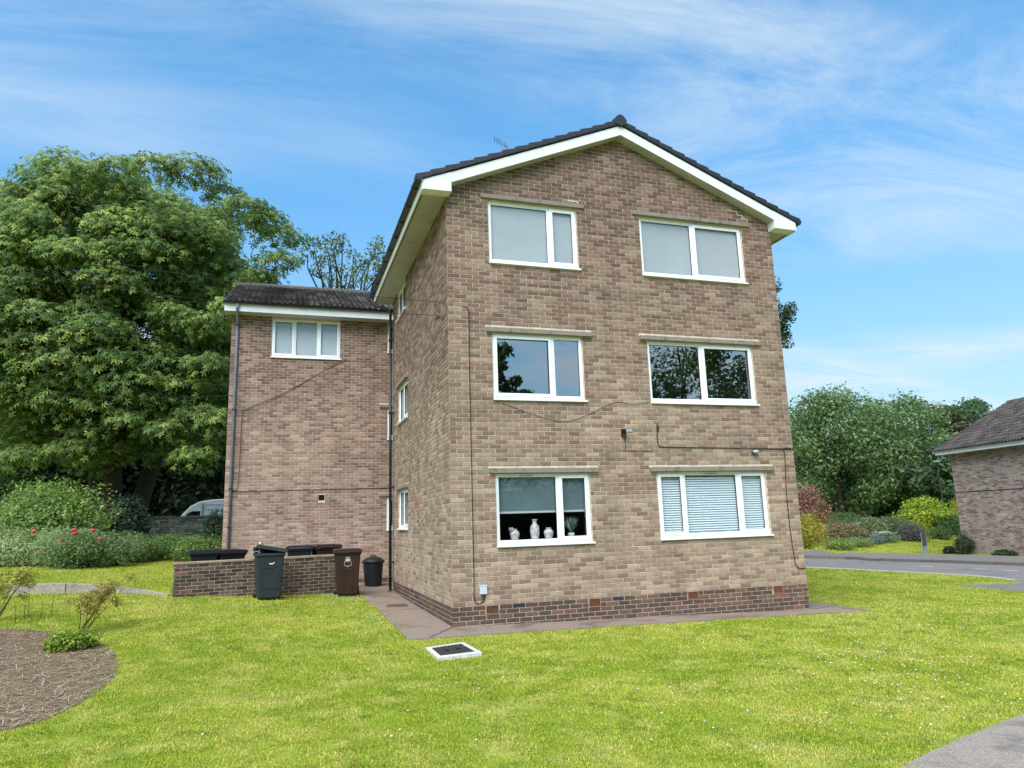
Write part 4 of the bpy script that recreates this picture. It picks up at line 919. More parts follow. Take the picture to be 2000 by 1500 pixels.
for px, t_, m, lb, rz, H in ((397, 16.1, M_BINB, 'black ridged-lid wheelie bin behind the wall, beside its free end', .15, 1.06), (447, 16.4, M_BINB, 'black smooth-lid wheelie bin behind the wall near the grey downpipe', .3, 1.04), (585, 17.3, M_BINB, 'black wheelie bin behind the wall between dark green and brown bins', 3.1, 1.06), (636, 17.5, M_BROWN, 'brown wheelie bin mostly hidden behind the wall, close to crested one', 3.3, 1.06)):
    q = at(px, 1090, t_); wheelie(lb, (q[0], q[1], .12), rz, m, H, panel=False)
q = (-.36, 7.35)
db = thing('dustbin', 'black tapered dustbin with lid beside the black downpipe', 'bin', (*q, G(*q)+.02), .1)
mb = MB(); mb.lathe([(.205, 0), (.21, .02), (.255, .56), (.27, .57), (.27, .60), (.24, .60)], 26); mb.build('body', M_BINB, db, smooth=False)
mb = MB(); mb.lathe([(.285, .575), (.29, .61), (.26, .64), (.17, .70), (.05, .72)], 26); ld = mb.build('lid', M_BINB, db); mb = MB(); mb.tube([(-.08, 0, .70), (-.07, 0, .745), (.07, 0, .745), (.08, 0, .70)], .014, 6); mb.build('lid_handle', M_BINB, ld)
# ------------------------------------------------------------------ aerial and overhead cables
q = at(990, 292, 17.6); zb = zt(q[0])+.05
ae = thing('tv_aerial', 'small thin television aerial showing above the left roof slope', 'aerial', (q[0], q[1], zb))
A, B = at(966, 271, 17.6)-np.array([q[0], q[1], zb]), at(992, 288, 17.6)-np.array([q[0], q[1], zb])
mb = MB(); mb.tube([tuple(A), tuple(B)], .010, 6); mb.build('boom', M_METAL, ae)
mb = MB(); mb.tube([(B[0], B[1], -.1), (B[0], B[1], B[2]+.05)], .014, 6); mb.build('mast', M_METAL, ae)
for k in range(6): p = A+(B-A)*k/5.5; mb = MB(); mb.tube([(p[0]-.02, p[1]-.09, p[2]+.045), (p[0]+.02, p[1]+.09, p[2]-.045)], .006, 5); mb.build('element', M_METAL, ae)
def overhead(label, A, B, sag, r=.010):
    A, B = Vector(A), Vector(B); pts = [A+(B-A)*(k/20)-Vector((0, 0, sag*4*(k/20)*(1-k/20))) for k in range(21)]; return cable('overhead_cable', label, pts, r)
hk = tuple(on(861, 616, 0, -.04)); hk2 = tuple(on(862, 590, 0, -.03))
mb = MB(); mb.tube([(hk[0]+.05, hk[1], hk[2]), (hk[0]-.03, hk[1], hk[2]), (hk[0]-.05, hk[1], hk[2]+.03)], .012, 6); tag(mb.build('cable_hook', M_METAL, None), 'small metal hook on the side wall holding the overhead cables', 'hook')
overhead('upper thin black overhead line from the trees to the side wall', tuple(at(-60, 432, 30)), hk2, .5, .006)
overhead('middle thin black overhead line ending at the wall hook', tuple(at(-60, 492, 30)), hk, .5, .006)
overhead('lowest thin black overhead line crossing before the big tree trunk', tuple(at(-60, 738, 27)), (WXL+.1, WY-.06, 5.1), .3, .008)
w0 = on(478, 800, 1, WY-.03); cable('wing_cable', 'brown cable slanting across the wing wall from the wall hook', smooth_pts([hk, tuple(on(770, 662, 1, WY-.5)), tuple(on(664, 708, 1, WY-.03)), tuple(on(560, 765, 1, WY-.03)), tuple(w0), tuple(on(473, 808, 1, WY-.03)), tuple(on(468, 900, 1, WY-.03)), tuple(on(464, 950, 1, WY-.03)), tuple(on(456, 959, 1, WY-.03))], 4), .009, M_CABLEB)
cable('wing_cable', 'thin dark cable running level along the wing wall above the square vent', [tuple(on(x, y, 1, WY-.012)) for x, y in ((452, 960), (560, 957.5), (660, 955), (764, 953))], .008, M_CABLEB)

# ------------------------------------------------------------------ foliage tools
NPR = np.random.default_rng(11)
def unit(v): return v/(np.linalg.norm(v, axis=-1, keepdims=True)+1e-9)
def leaf_quads(P, N_, size, aspect, cols, droop=0.25):
    """diamond leaves at P facing N_; two triangles folded along the midrib"""
    n = len(P); r = NPR.normal(size=(n, 3)); T = unit(r-(r*N_).sum(1, keepdims=True)*N_); B = np.cross(N_, T)
    s = np.asarray(size).reshape(-1, 1)*np.ones((n, 1)); w = s*aspect
    a = P-T*s*.5; b = P+B*w*.5+N_*s*.06; c = P+T*s*.5-N_*s*droop*.5; d = P-B*w*.5+N_*s*.06
    V = np.stack([a, b, c, d], 1).reshape(-1, 3); F = np.arange(4*n).reshape(-1, 4)
    return V, F, cols
def palmate(P, N_, size, cols, k=5):
    """horse-chestnut style leaves: k leaflets fanned round a point and drooping"""
    n = len(P); r = NPR.normal(size=(n, 3)); T = unit(r-(r*N_).sum(1, keepdims=True)*N_); B = np.cross(N_, T); Vs = []
    s = np.asarray(size).reshape(-1, 1)*np.ones((n, 1))
    for i in range(k):
        a = -1.9+3.8*i/(k-1); D = T*math.cos(a)+B*math.sin(a); S = np.cross(N_, D); l = s*(1-.22*abs(i-(k-1)/2)/((k-1)/2))
        Vs.append(np.stack([P, P+D*l*.6+S*l*.17-N_*l*.08, P+D*l-N_*l*.42, P+D*l*.6-S*l*.17-N_*l*.08], 1))
    V = np.stack(Vs, 1).reshape(-1, 3); F = np.arange(4*n*k).reshape(-1, 4)
    return V, F, np.repeat(cols, k, axis=0)
def shell_points(blob, n, r0=.55, up=.0):
    cx, cy, cz, rx, ry, rz = blob; d = unit(NPR.normal(size=(n, 3)))
    rr = (r0**3+(1-r0**3)*NPR.random(n))**(1/3)
    f = 1+.13*np.sin(d[:, 0]*7+cx*3)*np.cos(d[:, 1]*6+cy)+.10*np.sin(d[:, 2]*9+cx)+NPR.normal(size=n)*.05
    p = d*(rr*f)[:, None]
    return p*np.array([rx, ry, rz])+np.array([cx, cy, cz]), unit(d/np.array([rx, ry, rz]))
def pick(cols, n, jit=.18):
    c = np.array(cols); i = NPR.integers(0, len(c), n); j = 1+NPR.normal(size=(n, 1))*jit; return np.clip(c[i]*np.clip(j, .5, 1.6), .002, .9)
def leafmass(name, blobs, n, size, cols, parent=None, m=None, aspect=.55, r0=.55, face='out', tag3=None, clump=.0, below=None):
    Vs, Fs, Cs = [], [], []; k = 0; vol = np.array([b[3]*b[4]+b[4]*b[5]+b[3]*b[5] for b in blobs]); cnt = (vol/vol.sum()*n).astype(int)
    for b, q in zip(blobs, cnt):
        if q < 1: continue
        P, D = shell_points(b, q, r0)
        if below is not None: keep = P[:, 2] > below; P, D = P[keep], D[keep]
        q = len(P)
        if not q: continue
        N_ = unit(D*(.7 if face == 'out' else .35)+np.array([0, 0, .55])+NPR.normal(size=(q, 3))*.55)
        c = pick(cols, q)*(.88+.24*NPR.random())
        V, F, C = leaf_quads(P, N_, size*(.7+.6*NPR.random(q)), aspect, c); Vs.append(V); Fs.append(F+k); Cs.append(C); k += len(V)
    me = npmesh(name, np.concatenate(Vs), np.concatenate(Fs), np.concatenate(Cs), m or M_LEAF)
    return link(name, me, parent)
def local(blobs, o): return [(b[0]-o[0], b[1]-o[1], b[2]-o[2], *b[3:]) for b in blobs]
def shrub(name, label, px, py, t, w, h, cols, n=2500, size=.09, cat='shrub', blobs=6, group=None, m=None, aspect=.55, r0=.5, dp=None, ground_it=True, spread=.55, top=None):
    """px, py: base centre pixel; t: depth; w, h in metres"""
    q = at(px, py, t); zg = G(q[0], q[1])+(UP if q[0] < -4.3 and q[1] > 8 else 0) if ground_it else q[2]
    o = thing(name, label, cat, (q[0], q[1], zg-.02), 0, group); B = []
    for i in range(blobs):
        a = rnd.uniform(0, 6.28); r = rnd.uniform(0, spread)*w/2; k = rnd.uniform(.45, .75)
        zc = h*rnd.uniform(.35, .62); hh = min(h-zc, h*.5)
        B.append((r*math.cos(a), r*math.sin(a)*(dp or 1), zc, w/2*k, w/2*k*(dp or 1), hh*rnd.uniform(.85, 1.05)))
    B.append((0, 0, h*.45, w*.46, w*.46*(dp or 1), h*.5))
    leafmass('foliage', B, n, size, cols, o, m, aspect, r0, below=.02)
    mb = MB()
    for i in range(4): a = i*1.57+rnd.random(); mb.tube([(0, 0, -.05), (w*.12*math.cos(a), w*.12*math.sin(a), h*.3), (w*.25*math.cos(a), w*.25*math.sin(a), h*.62)], [.03*h, .022*h, .008*h], 6)
    mb.build('stems', M_BARK, o); return o
def limb(mb, A, B, r0, r1, n=7, wob=.06):
    A, B = Vector(A), Vector(B); L_ = (B-A).length; pts = []
    for k in range(6):
        t = k/5; p = A+(B-A)*t; p += Vector((rnd.gauss(0, wob), rnd.gauss(0, wob), L_*.05*math.sin(t*math.pi))) * (L_*.35 if 0 < k < 5 else 0)
        pts.append(p)
    mb.tube(pts, [r0+(r1-r0)*k/5 for k in range(6)], n)
def tree(name, label, base, clumps, cols, n, size, trunk_r, fork, mode='quad', group=None, cat='tree', aspect=.55, r0=.35, flat=True, limbs=14, m=None, stems=1):
    """clumps: list of blobs in world coordinates"""
    o = thing(name, label, cat, tuple(base), 0, group); cl = local(clumps, base)
    if mode == 'palmate':
        Vs, Fs, Cs = [], [], []; k = 0; vol = np.array([b[3]*b[4] for b in cl]); cnt = (vol/vol.sum()*n).astype(int)
        for b, q in zip(cl, cnt):
            if q < 3: continue
            d = unit(NPR.normal(size=(q, 3))); d[:, 2] = np.where(NPR.random(q) < .75, np.abs(d[:, 2]), d[:, 2]); rr = .55+.55*NPR.random(q)
            P = d*rr[:, None]*np.array(b[3:])+np.array(b[:3]); out = np.array([b[0], b[1], 0]); out = out/(np.linalg.norm(out)+1e-6)
            N_ = unit(d*.7+np.array([0, 0, .55])+out*.3+NPR.normal(size=(q, 3))*.42)
            V, F, C = palmate(P, N_, size*(.7+.6*NPR.random(q)), pick(cols, q)*(.85+.3*NPR.random())); Vs.append(V); Fs.append(F+k); Cs.append(C); k += len(V)
        link('crown', npmesh('crown', np.concatenate(Vs), np.concatenate(Fs), np.concatenate(Cs), m or M_LEAF), o)
    else: leafmass('crown', cl, n, size, cols, o, m, aspect, r0)
    mb = MB(); fz_ = fork
    for s in range(stems):
        a = s*2.4; off = Vector((math.cos(a), math.sin(a), 0))*(trunk_r*1.1 if stems > 1 else 0)
        topp = Vector((off.x*4, off.y*4, fz_)); limb(mb, (off.x, off.y, -.2), topp, trunk_r, trunk_r*.62, 10, .02)
    tr = mb.build('trunk', M_BARK, o, smooth=True)
    mb = MB(); zmx = max(b[2] for b in cl); idx = sorted((i for i in range(len(cl)) if mode != 'palmate' or cl[i][2] < zmx*.72), key=lambda i: -cl[i][3])[:limbs]
    for i in idx:
        b = cl[i]; limb(mb, (rnd.gauss(0, trunk_r*.4), rnd.gauss(0, trunk_r*.4), fz_*rnd.uniform(.8, 1.0)), (b[0], b[1], b[2]), trunk_r*.42, trunk_r*.08, 6)
    mb.build('limbs', M_BARK, tr, smooth=True); return o
def crown_clumps(c, R, n, rmin, rmax, zflat=.55, inner=.25, low=-.6):
    """clumps spread over the surface of an ellipsoid crown, some inside"""
    out = []
    for i in range(n):
        zz = rnd.uniform(low, 1); a = rnd.uniform(0, 6.283); s = math.sqrt(max(0, 1-zz*zz)); k = rnd.uniform(.45, .8) if rnd.random() < inner else rnd.uniform(.82, 1.0)
        r = rnd.uniform(rmin, rmax); out.append((c[0]+R[0]*s*math.cos(a)*k, c[1]+R[1]*s*math.sin(a)*k, c[2]+R[2]*zz*k, r, r, r*zflat))
    return out
def pxclumps(pts, t, r, dt=1.5, flat=.55):
    return [(*at(x, y, t+rnd.uniform(-dt, dt)), r*rnd.uniform(.8, 1.2), r*rnd.uniform(.8, 1.2), r*flat) for x, y in pts]
GR = dict(chest=[(.165,.265,.065), (.24,.34,.080), (.11,.19,.055), (.36,.43,.10), (.13,.22,.065)], mid=[(.075,.125,.035), (.10,.155,.045), (.06,.105,.03)], dark=[(.020,.042,.016), (.028,.055,.020), (.016,.032,.014)],
          right=[(.17,.26,.095), (.13,.21,.075), (.24,.33,.125), (.095,.165,.06)], cool=[(.09,.15,.07), (.12,.19,.09), (.07,.12,.055)], lime=[(.30,.40,.03), (.38,.46,.05), (.24,.34,.03)], yellow=[(.42,.40,.03), (.30,.30,.03)])

# ------------------------------------------------------------------ left background: chestnut, other trees, shrubs, stone wall, van
B0 = hit(222, 1020); B0 = at(225, 985, 30); B0 = (B0[0], B0[1], G(B0[0], B0[1]))
c0 = at(215, 640, 30.5); R_ = (300/FPX*30.5, 5.6, 300/FPX*30.5)
cl = crown_clumps((c0[0], c0[1], c0[2]), R_, 360, .65, 1.25, .85, .20, -.72)
cl += pxclumps([(520,440),(545,470),(480,420),(540,520),(500,560),(440,390),(380,340),(300,335),(230,340),(160,350),(110,400),(60,420),(20,470),(60,560),(90,690),(130,760),(240,740),(330,700),(30,800),(40,700),(220,780),(400,640),(460,610),(120,830),(180,850),(250,830),(310,790),(360,760),(410,720),(70,850),(20,880),(330,850),(390,820),(430,770),(280,870),(40,900),(100,890),(150,885),(230,880),(330,890),(400,870),(430,830),(200,905),(380,900),(60,830)], 27.5, 1.05, 1.3)
tree('chestnut_tree', 'huge broad horse chestnut with layered drooping leaf clusters beyond the raised lawn', B0, cl, GR['chest'], 95000, .175, .42, 5.0, mode='palmate', limbs=34, stems=3)
def simple_tree(name, label, px, ytop, ybase, t, wpx, cols, n, size, nc=40, mode='quad', low=-.9, ry=1, group=None, fork=.4, rmin=.16, rmax=.28, tr=.22, aspect=.55, r0=.3, limbs=16):
    q = at(px, ybase, t); b = (q[0], q[1], G(q[0], q[1])); top = at(px, ytop, t)[2]; h = top-b[2]; R = wpx/2/FPX*t; rz = h*.5*.92
    c = (q[0], q[1], top-rz); cl = crown_clumps(c, (R*.85, R*.85*ry, rz*.9), nc, R*rmin, R*rmax, .8, .3, low)
    return tree(name, label, b, cl, cols, n, size, tr, h*fork, mode, group, aspect=aspect, r0=r0, limbs=limbs)
TG = 'trees behind the chestnut and wing'
simple_tree('background_tree', 'dark leafy tree close behind the chestnut, filling below its crown beside the wing', 480, 560, 1000, 42, 330, GR['dark'], 9000, .42, 46, low=-1, rmin=.22, rmax=.34, group=TG)
simple_tree('background_tree', 'dark bushy tree behind the chestnut trunk', 290, 640, 1000, 45, 420, GR['dark'], 9000, .44, 50, low=-1, rmin=.22, rmax=.34, group=TG)
simple_tree('background_tree', 'mid green tree rising behind the chestnut on the side away from the building', -10, 345, 1000, 44, 300, GR['mid'], 9000, .4, 50, low=-1, rmin=.2, rmax=.3, group=TG)
simple_tree('background_tree', 'dark low tree beyond the round green shrub', 60, 720, 1010, 40, 420, GR['mid'], 8000, .36, 46, low=-1, rmin=.22, rmax=.34, group=TG)
simple_tree('background_tree', 'yellow-green leafy tree showing above the wing roof ridge', 585, 512, 900, 40, 170, GR['chest'], 5000, .34, 26, low=-1, group=TG)
simple_tree('background_tree', 'dark evergreen understorey tree directly behind the stone wall', 390, 790, 1000, 44, 330, GR['dark'], 9000, .40, 46, low=-1, rmin=.25, rmax=.38, group=TG)
simple_tree('background_tree', 'dark evergreen understorey tree between chestnut trunk and round shrub', 170, 800, 1000, 43, 340, GR['dark'], 9000, .40, 46, low=-1, rmin=.25, rmax=.38, group=TG)
for px_2, w_2, lb in ((110, 5.0, 'dark laurel mass behind the round shrub'), (225, 4.6, 'dark laurel mass around the chestnut trunk'), (330, 4.4, 'dark laurel mass between chestnut trunk and van')):
    shrub('laurel', lb, px_2, 1000, 42.5, w_2*1.25, 5.4, [(.040,.075,.032), (.055,.095,.04), (.03,.055,.025)], 5200, .26, blobs=9, dp=.5)
# sparse tall trees above the wing roof
q = at(660, 900, 46); b = (q[0], q[1], G(q[0], q[1]))
sp = [(612,478),(630,470),(652,488),(668,478),(640,500),(625,512),(690,500),(705,520),(680,530),(655,520),(720,505),(735,490),(742,520),(728,540),(700,545),(672,555),(645,545),(618,530),(600,498),(748,505),(660,468),(738,476)]
tree('sparse_tree', 'thin open-branched tree against the sky above the wing roof', b, pxclumps(sp, 46, .62, 1.2, .9), [(.13,.18,.06), (.17,.22,.07), (.09,.13,.05)], 1700, .22, .26, 9.5, limbs=22, r0=.1)
# stone wall
q0, q1 = at(205, 1010, 31), at(470, 1010, 34); SWZ = at(340, 1008, 32.5)[2]
SWT = thing('stone_wall', 'old dry stone wall at the back of the garden in front of white van', 'wall', (q0[0], q0[1], 0)); sd_ = np.array([q1[0]-q0[0], q1[1]-q0[1]]); sl_ = float(np.linalg.norm(sd_)); sd_ /= sl_
FST = frame((0, 0, 0), (sd_[0], sd_[1], 0), (sd_[1], -sd_[0], 0))
mb = MB(); mb.box((-3, -.4, .3), (sl_+2, -.03, SWZ-.10), fr=FST); mb.build('wall_core', mat('wall_core', (.05, .045, .04), 1, 0), SWT)
mb = MB(); z = .3
while z < SWZ-.12:
    h_ = rnd.uniform(.06, .13); u = -3+rnd.uniform(-.2, 0)
    while u < sl_+2:
        l = rnd.uniform(.15, .45); g_ = rnd.uniform(.10, .26); dn = rnd.uniform(-.03, .02)
        brick_geom(mb, lambda a, b, c, dn=dn: FST(a, b*6+dn, c), u+.008, u+l-.008, z+.006, z+h_-.006, (g_*3.4, g_*2.7, g_*2.0)); u += l
    z += h_
kind(mb.build('stones', M_STONE, SWT), 'stuff')
u = -3
while u < sl_+2:
    l = rnd.uniform(.4, .8); mb = MB(); mb.box((u, -.46, SWZ-.10), (u+l-.015, .05, SWZ+rnd.uniform(-.02, .015)), col=tuple(rnd.uniform(.25, .4)*k for k in (1.1, .95, .78)), fr=FST); mb.build('coping_stone', M_STONE, SWT, bevel=.02); u += l
# white panel van behind the wall
q = at(338, 1010, 38); van = thing('panel_van', 'white high-roof panel van parked behind the stone wall', 'van', (q[0], q[1], SWZ-1.62), YAW*-0.12)
prof = [(-.45, .35), (-.5, .75), (-.42, 1.02), (-.05, 1.18), (.25, 1.28), (.62, 1.85), (.95, 2.22), (1.4, 2.45), (2.1, 2.55), (3.4, 2.58), (5.0, 2.56), (5.25, 2.45), (5.32, 1.4), (5.32, .40)]
mb = MB(); n = len(prof); V = []
for y, sc in ((-1.0, .97), (-.94, 1.0), (.94, 1.0), (1.0, .97)):
    for x, z in prof: V.append((x, y*(1 if z < 1.3 else 1-.10*(z-1.3)/1.3), z if sc == 1 else .4+(z-.4)*.985))
F = [tuple(range(n-1, -1, -1)), tuple(3*n+k for k in range(n))]
for r in range(3): F += [(r*n+k, r*n+(k+1) % n, (r+1)*n+(k+1) % n, (r+1)*n+k) for k in range(n)]
mb.grid(V, F); vb = mb.build('body', mat('white_van_paint', (.82, .83, .84), .25, .5, coat=.5), van, bevel=.05)
vy = lambda z: -1.0*(1-.10*max(0, z-1.3)/1.3)-.006
mb = MB(); mb.face([(x, vy(z), z) for x, z in ((.52, 1.36), (1.42, 1.36), (1.46, 1.95), (1.05, 1.95), (.84, 1.84))]); mb.build('side_window', mat('van_glass', (.012, .014, .016), .08, .6), van)
mb = MB(); mb.face([(.30, -.86, 1.36), (.30, .86, 1.36), (.90, .80, 2.13), (.90, -.80, 2.13)]); mb.build('windscreen', MATS['van_glass'], van).location = (-.035, 0, .035)
for z in (1.75, 2.05, 2.3): mb = MB(); mb.box((1.75, vy(z)-.012, z-.02), (5.2, vy(z)+.01, z+.02)); mb.build('side_rib', MATS['white_van_paint'], van)
mb = MB(); mb.box((1.56, vy(1.6)-.004, .5), (1.575, vy(1.6)+.05, 2.35)); mb.build('door_seam', M_CABLE, van)
for x in (.35, 4.3):
    for s in (-1, 1): mb = MB(); mb.tube([(x, s*.72, .35), (x, s*1.0, .35)], .35, 22); wh = mb.build('wheel', M_BLACK, van); mb = MB(); mb.tube([(x, s*1.0, .35), (x, s*1.012, .35)], .2, 18); mb.build('hub', M_METAL, wh)
mb = MB(); mb.box((-.53, -.95, .38), (-.4, .95, .62)); mb.build('bumper', M_BLACK, van, bevel=.03)
# left garden shrubs
G1 = [(.20,.32,.075), (.15,.25,.06), (.26,.37,.09)]
shrub('round_shrub', 'big rounded bright green shrub under the chestnut tree', 90, 1060, 23, 4.1, 2.6, G1, 16000, .13, blobs=16, aspect=.4)
shrub('dark_shrub', 'dark blue-green shrub between the round shrub and the stone wall', 246, 1070, 25.5, 1.9, 2.2, [(.035,.062,.035), (.045,.08,.045)], 5000, .12, blobs=8)
HB = [(.40,.50,.23), (.30,.40,.16), (.48,.55,.28)]
for i, (px, w_) in enumerate(((-30, 1.8), (40, 1.8), (105, 1.7), (160, 1.5))):
    shrub('pale_shrub', ['pale green feathery shrub along the raised lawn edge, away from the roses', 'pale green feathery shrub in front of the big round shrub', 'pale green feathery shrub next to the red roses', 'pale green feathery shrub among the red roses'][i], px, 1106, 21.5, w_, [1.25, 1.2, 1.2, 1.15][i], HB, 5000, .085, blobs=8, aspect=.28, group='pale shrubs by the raised lawn')
shrub('rose_bush', 'leafy rose bush with red blooms at the edge of the raised lawn', 165, 1110, 21, 2.4, 1.15, [(.13,.21,.07), (.18,.27,.09)], 5200, .08, blobs=8)
for i, (px, py) in enumerate(((144,1036),(147,1042),(182,1036),(116,1058),(161,1082),(84,1079),(66,1038),(195,1053),(128,1077))):
    q = at(px, py, 20.35); o = thing('rose_bloom', 'single red rose bloom standing out from the leafy bush', 'flower', tuple(q), 0, 'red rose blooms'); r = rnd.uniform(.055, .085)
    for k in range(7):
        a = k*2.4; mb = MB(); mb.lathe([(.008, -.5*r), (.5*r, -.1*r), (.62*r, .3*r), (.3*r, .45*r)], 7, (r*.42*math.cos(a)*(k > 0), r*.42*math.sin(a)*(k > 0), rnd.uniform(-.2, .25)*r)); mb.build('petal', mat('rose_red', (.52, .03, .075), .6), o, smooth=True)
for px, py, t, w_, h_, c, n, lb in ((225,1108,21.5,1.5,1.05,[(.17,.26,.09),(.24,.33,.14)],3600,'mixed green shrub with pale leaves right of the roses'), (268,1104,23,1.7,.95,[(.13,.21,.07),(.19,.28,.10)],3600,'loose green border plant below the stone wall'), (325,1098,24,2.2,.9,[(.11,.19,.055),(.15,.25,.07)],4200,'green ground-hugging border plant below the stone wall coping'), (385,1092,23.5,2.1,.9,[(.12,.20,.055),(.19,.29,.07)],4200,'leafy green border plant next to the wing corner'), (425,1060,25,1.3,1.75,[(.022,.045,.018),(.032,.06,.024)],3800,'dark ivy clump growing up the stone wall beside the wing')):
    shrub('border_plant', lb, px, py, t, w_, h_, c, n, .085, blobs=6, aspect=.42)
# planting in the soil bed
def twiggy(label, px, py, h, w, cols, n, size, name='young_maple', lean=0.15, stems=7):
    q = hit(px, py); o = thing(name, label, 'plant', tuple(q)); mb = MB(); tips = []
    for i in range(stems):
        a = rnd.uniform(0, 6.28); e = (w*.5*math.cos(a)+lean*h, w*.5*math.sin(a), h*rnd.uniform(.6, 1)); limb(mb, (rnd.gauss(0, .02), 0, -.02), e, .009, .003, 5, .05); tips.append(e)
        for k in range(3): f = rnd.uniform(.45, .95); p = Vector(e)*f; e2 = p+Vector((rnd.gauss(0, w*.22), rnd.gauss(0, w*.22), rnd.uniform(.02, .15))); limb(mb, p, e2, .004, .002, 4, .03); tips.append(tuple(e2))
    mb.build('stems', mat('brown_twig', (.09, .05, .03), .9), o)
    leafmass('leaves', [(*t_, w*.16, w*.16, h*.10) for t_ in tips], n, size, cols, o, M_LEAFM, .3, .05); return o
twiggy('young thin-stemmed maple with sparse bronze leaves in the soil bed', 158, 1236, .72, .62, [(.36,.34,.08), (.40,.26,.08), (.28,.30,.08)], 1700, .055)
twiggy('yellowish feathery plant at the far end of the soil bed', -12, 1215, .85, .6, [(.42,.42,.08), (.34,.34,.08)], 1800, .06, 'feathery_plant')
q = hit(136, 1268)
shrub('low_shrub', 'low mound of yellow-green leaves in the soil bed', 138, 1272, depth(q), .78, .27, [(.26,.36,.03), (.18,.29,.03), (.32,.40,.05)], 2600, .055, blobs=8, dp=.8)
for i, (px, py) in enumerate(((30, 1222), (46, 1212), (78, 1210), (100, 1198), (54, 1206))):
    q = hit(px, py); mb = MB(); limb(mb, (0, 0, -.02), (rnd.gauss(0, .03), rnd.gauss(0, .03), rnd.uniform(.25, .42)), .007, .004, 5, .02); o = mb.build('dry_stem', MATS['brown_twig'], None); o.location = tuple(q); tag(o, 'bare dry stem standing by the soil bed edge', 'stem', 'bare dry stems')
# dry clippings on the soil
n = 15000; bx0 = np.array(bed); X = NPR.uniform(bx0[:, 0].min(), bx0[:, 0].max(), n*2); Y = NPR.uniform(bx0[:, 1].min(), bx0[:, 1].max(), n*2); k = inside(bed, X, Y); X, Y = X[k], Y[k]; n = len(X)
Z = gz(X, Y)+.008+NPR.random(n)*.018; P = np.stack([X, Y, Z], 1); a = NPR.uniform(0, 6.28, n); T = np.stack([np.cos(a), np.sin(a), NPR.normal(size=n)*.12], 1); S = np.stack([-np.sin(a), np.cos(a), np.zeros(n)], 1); L_ = NPR.uniform(.04, .16, n)[:, None]
V = np.stack([P-T*L_*.5-S*.003, P+T*L_*.5-S*.002, P+T*L_*.5+S*.002, P-T*L_*.5+S*.003], 1).reshape(-1, 3)
kind(tag(link('dry_clippings', npmesh('dry_clippings', V, np.arange(4*n).reshape(-1, 4), pick([(.36,.29,.19), (.26,.20,.13), (.44,.37,.25), (.14,.10,.07)], n), M_STRAW)), 'dry straw-coloured clippings scattered over the soil bed', 'clippings'), 'stuff')

# ------------------------------------------------------------------ right side: house, trees, garden
hb0 = hit(1883, 1081); hb1 = hit(2000, 1087); hd = (hb1-hb0)[:2]; hd /= np.linalg.norm(hd); HL = 9.0; hn = np.array([-hd[1], hd[0]]); hn = hn if hn @ (CAM[:2]-hb0[:2]) > 0 else -hn
hz = G(hb0[0], hb0[1]); tH = depth(hb0)
house = thing('brick_house', 'two-storey brick house with dark tiled roof across the road', 'building', (hb0[0], hb0[1], hz))
FH = frame((0, 0, 0), (hd[0], hd[1], 0), (hn[0], hn[1], 0))
HE = float((at(1858, 884, tH)-hb0)[2])+.02
mb = MB(); mb.face([FH(0, -.008, -.3), FH(HL, -.008, -.3), FH(HL, -.008, HE+.1), FH(0, -.008, HE+.1)]); hw = mb.build('wall', M_MORTAR, house)
def house_palette(u, w, seed, tone):
    r = ih(u, w, 31)+(vn(u, w*1.5, 8)-.5)*.4; c = lin(150, 134, 124) if r < .45 else lin(132, 114, 108) if r < .75 else lin(112, 96, 92) if r < .95 else lin(168, 150, 136)
    return tuple(x*1.0 for x in c)
lay(FH, brick_list(HL, -.1, HE, [], z0=.2), hw, 7, palette=house_palette)
HD = 7.5; HSL = .52; rz_ = HE+.25+HSL*HD/2
mb = MB(); mb.face([FH(0, 0, -.3), FH(0, -HD, -.3), FH(0, -HD, HE), FH(0, -HD/2, rz_-.15), FH(0, 0, HE)]); mb.face([FH(0, -HD, -.3), FH(HL, -HD, -.3), FH(HL, -HD, HE), FH(0, -HD, HE)]); mb.face([FH(HL, 0, -.3), FH(HL, -HD, -.3), FH(HL, -HD, HE), FH(HL, -HD/2, rz_-.15), FH(HL, 0, HE)]); mb.build('end_wall', M_BT_X, house)
EO = .42; ez = HE+.17
hzt = lambda n_: ez+HSL*(EO-n_)                                        # n_: +EO at the eaves, negative inwards
mb = MB()
for s in (1, -1):
    f = (lambda n_: n_) if s == 1 else (lambda n_: -HD-n_)
    mb.hexa([FH(-.32, f(EO), ez-.06), FH(HL+.3, f(EO), ez-.06), FH(HL+.3, f(-HD/2), hzt(-HD/2)-.06), FH(-.32, f(-HD/2), hzt(-HD/2)-.06), FH(-.32, f(EO), ez), FH(HL+.3, f(EO), ez), FH(HL+.3, f(-HD/2), hzt(-HD/2)), FH(-.32, f(-HD/2), hzt(-HD/2))])
hroof = mb.build('roof', M_DARK, house)
ang = math.atan(HSL); sl_len = (HD/2+EO)/math.cos(ang); rot = math.atan2(hd[1], hd[0]); HT = []
for c in ((.055,.047,.045), (.075,.062,.057), (.045,.040,.040), (.09,.075,.068), (.062,.049,.045)):
    HT.append(pantile(c))
nu, nv = 16, int(sl_len/TLN)+1
flip = Vector((hd[0], hd[1], 0)).cross(Vector((0, 0, 1))).dot(Vector((hn[0], hn[1], 0))) > 0
for j in range(nv):
    for i in range(nu):
        n_ = -HD/2+j*TLN*math.cos(ang); p = FH(-.36+i*TWD, n_, hzt(n_)+.035)
        o = link('roof_tile', HT[int(hsh(i, j, 9)*len(HT))], hroof)
        o.matrix_local = Matrix.Translation(p) @ Matrix(((hd[0], -hn[0], 0, 0), (hd[1], -hn[1], 0, 0), (0, 0, 1, 0), (0, 0, 0, 1))) @ Matrix.Rotation(ang, 4, 'X')
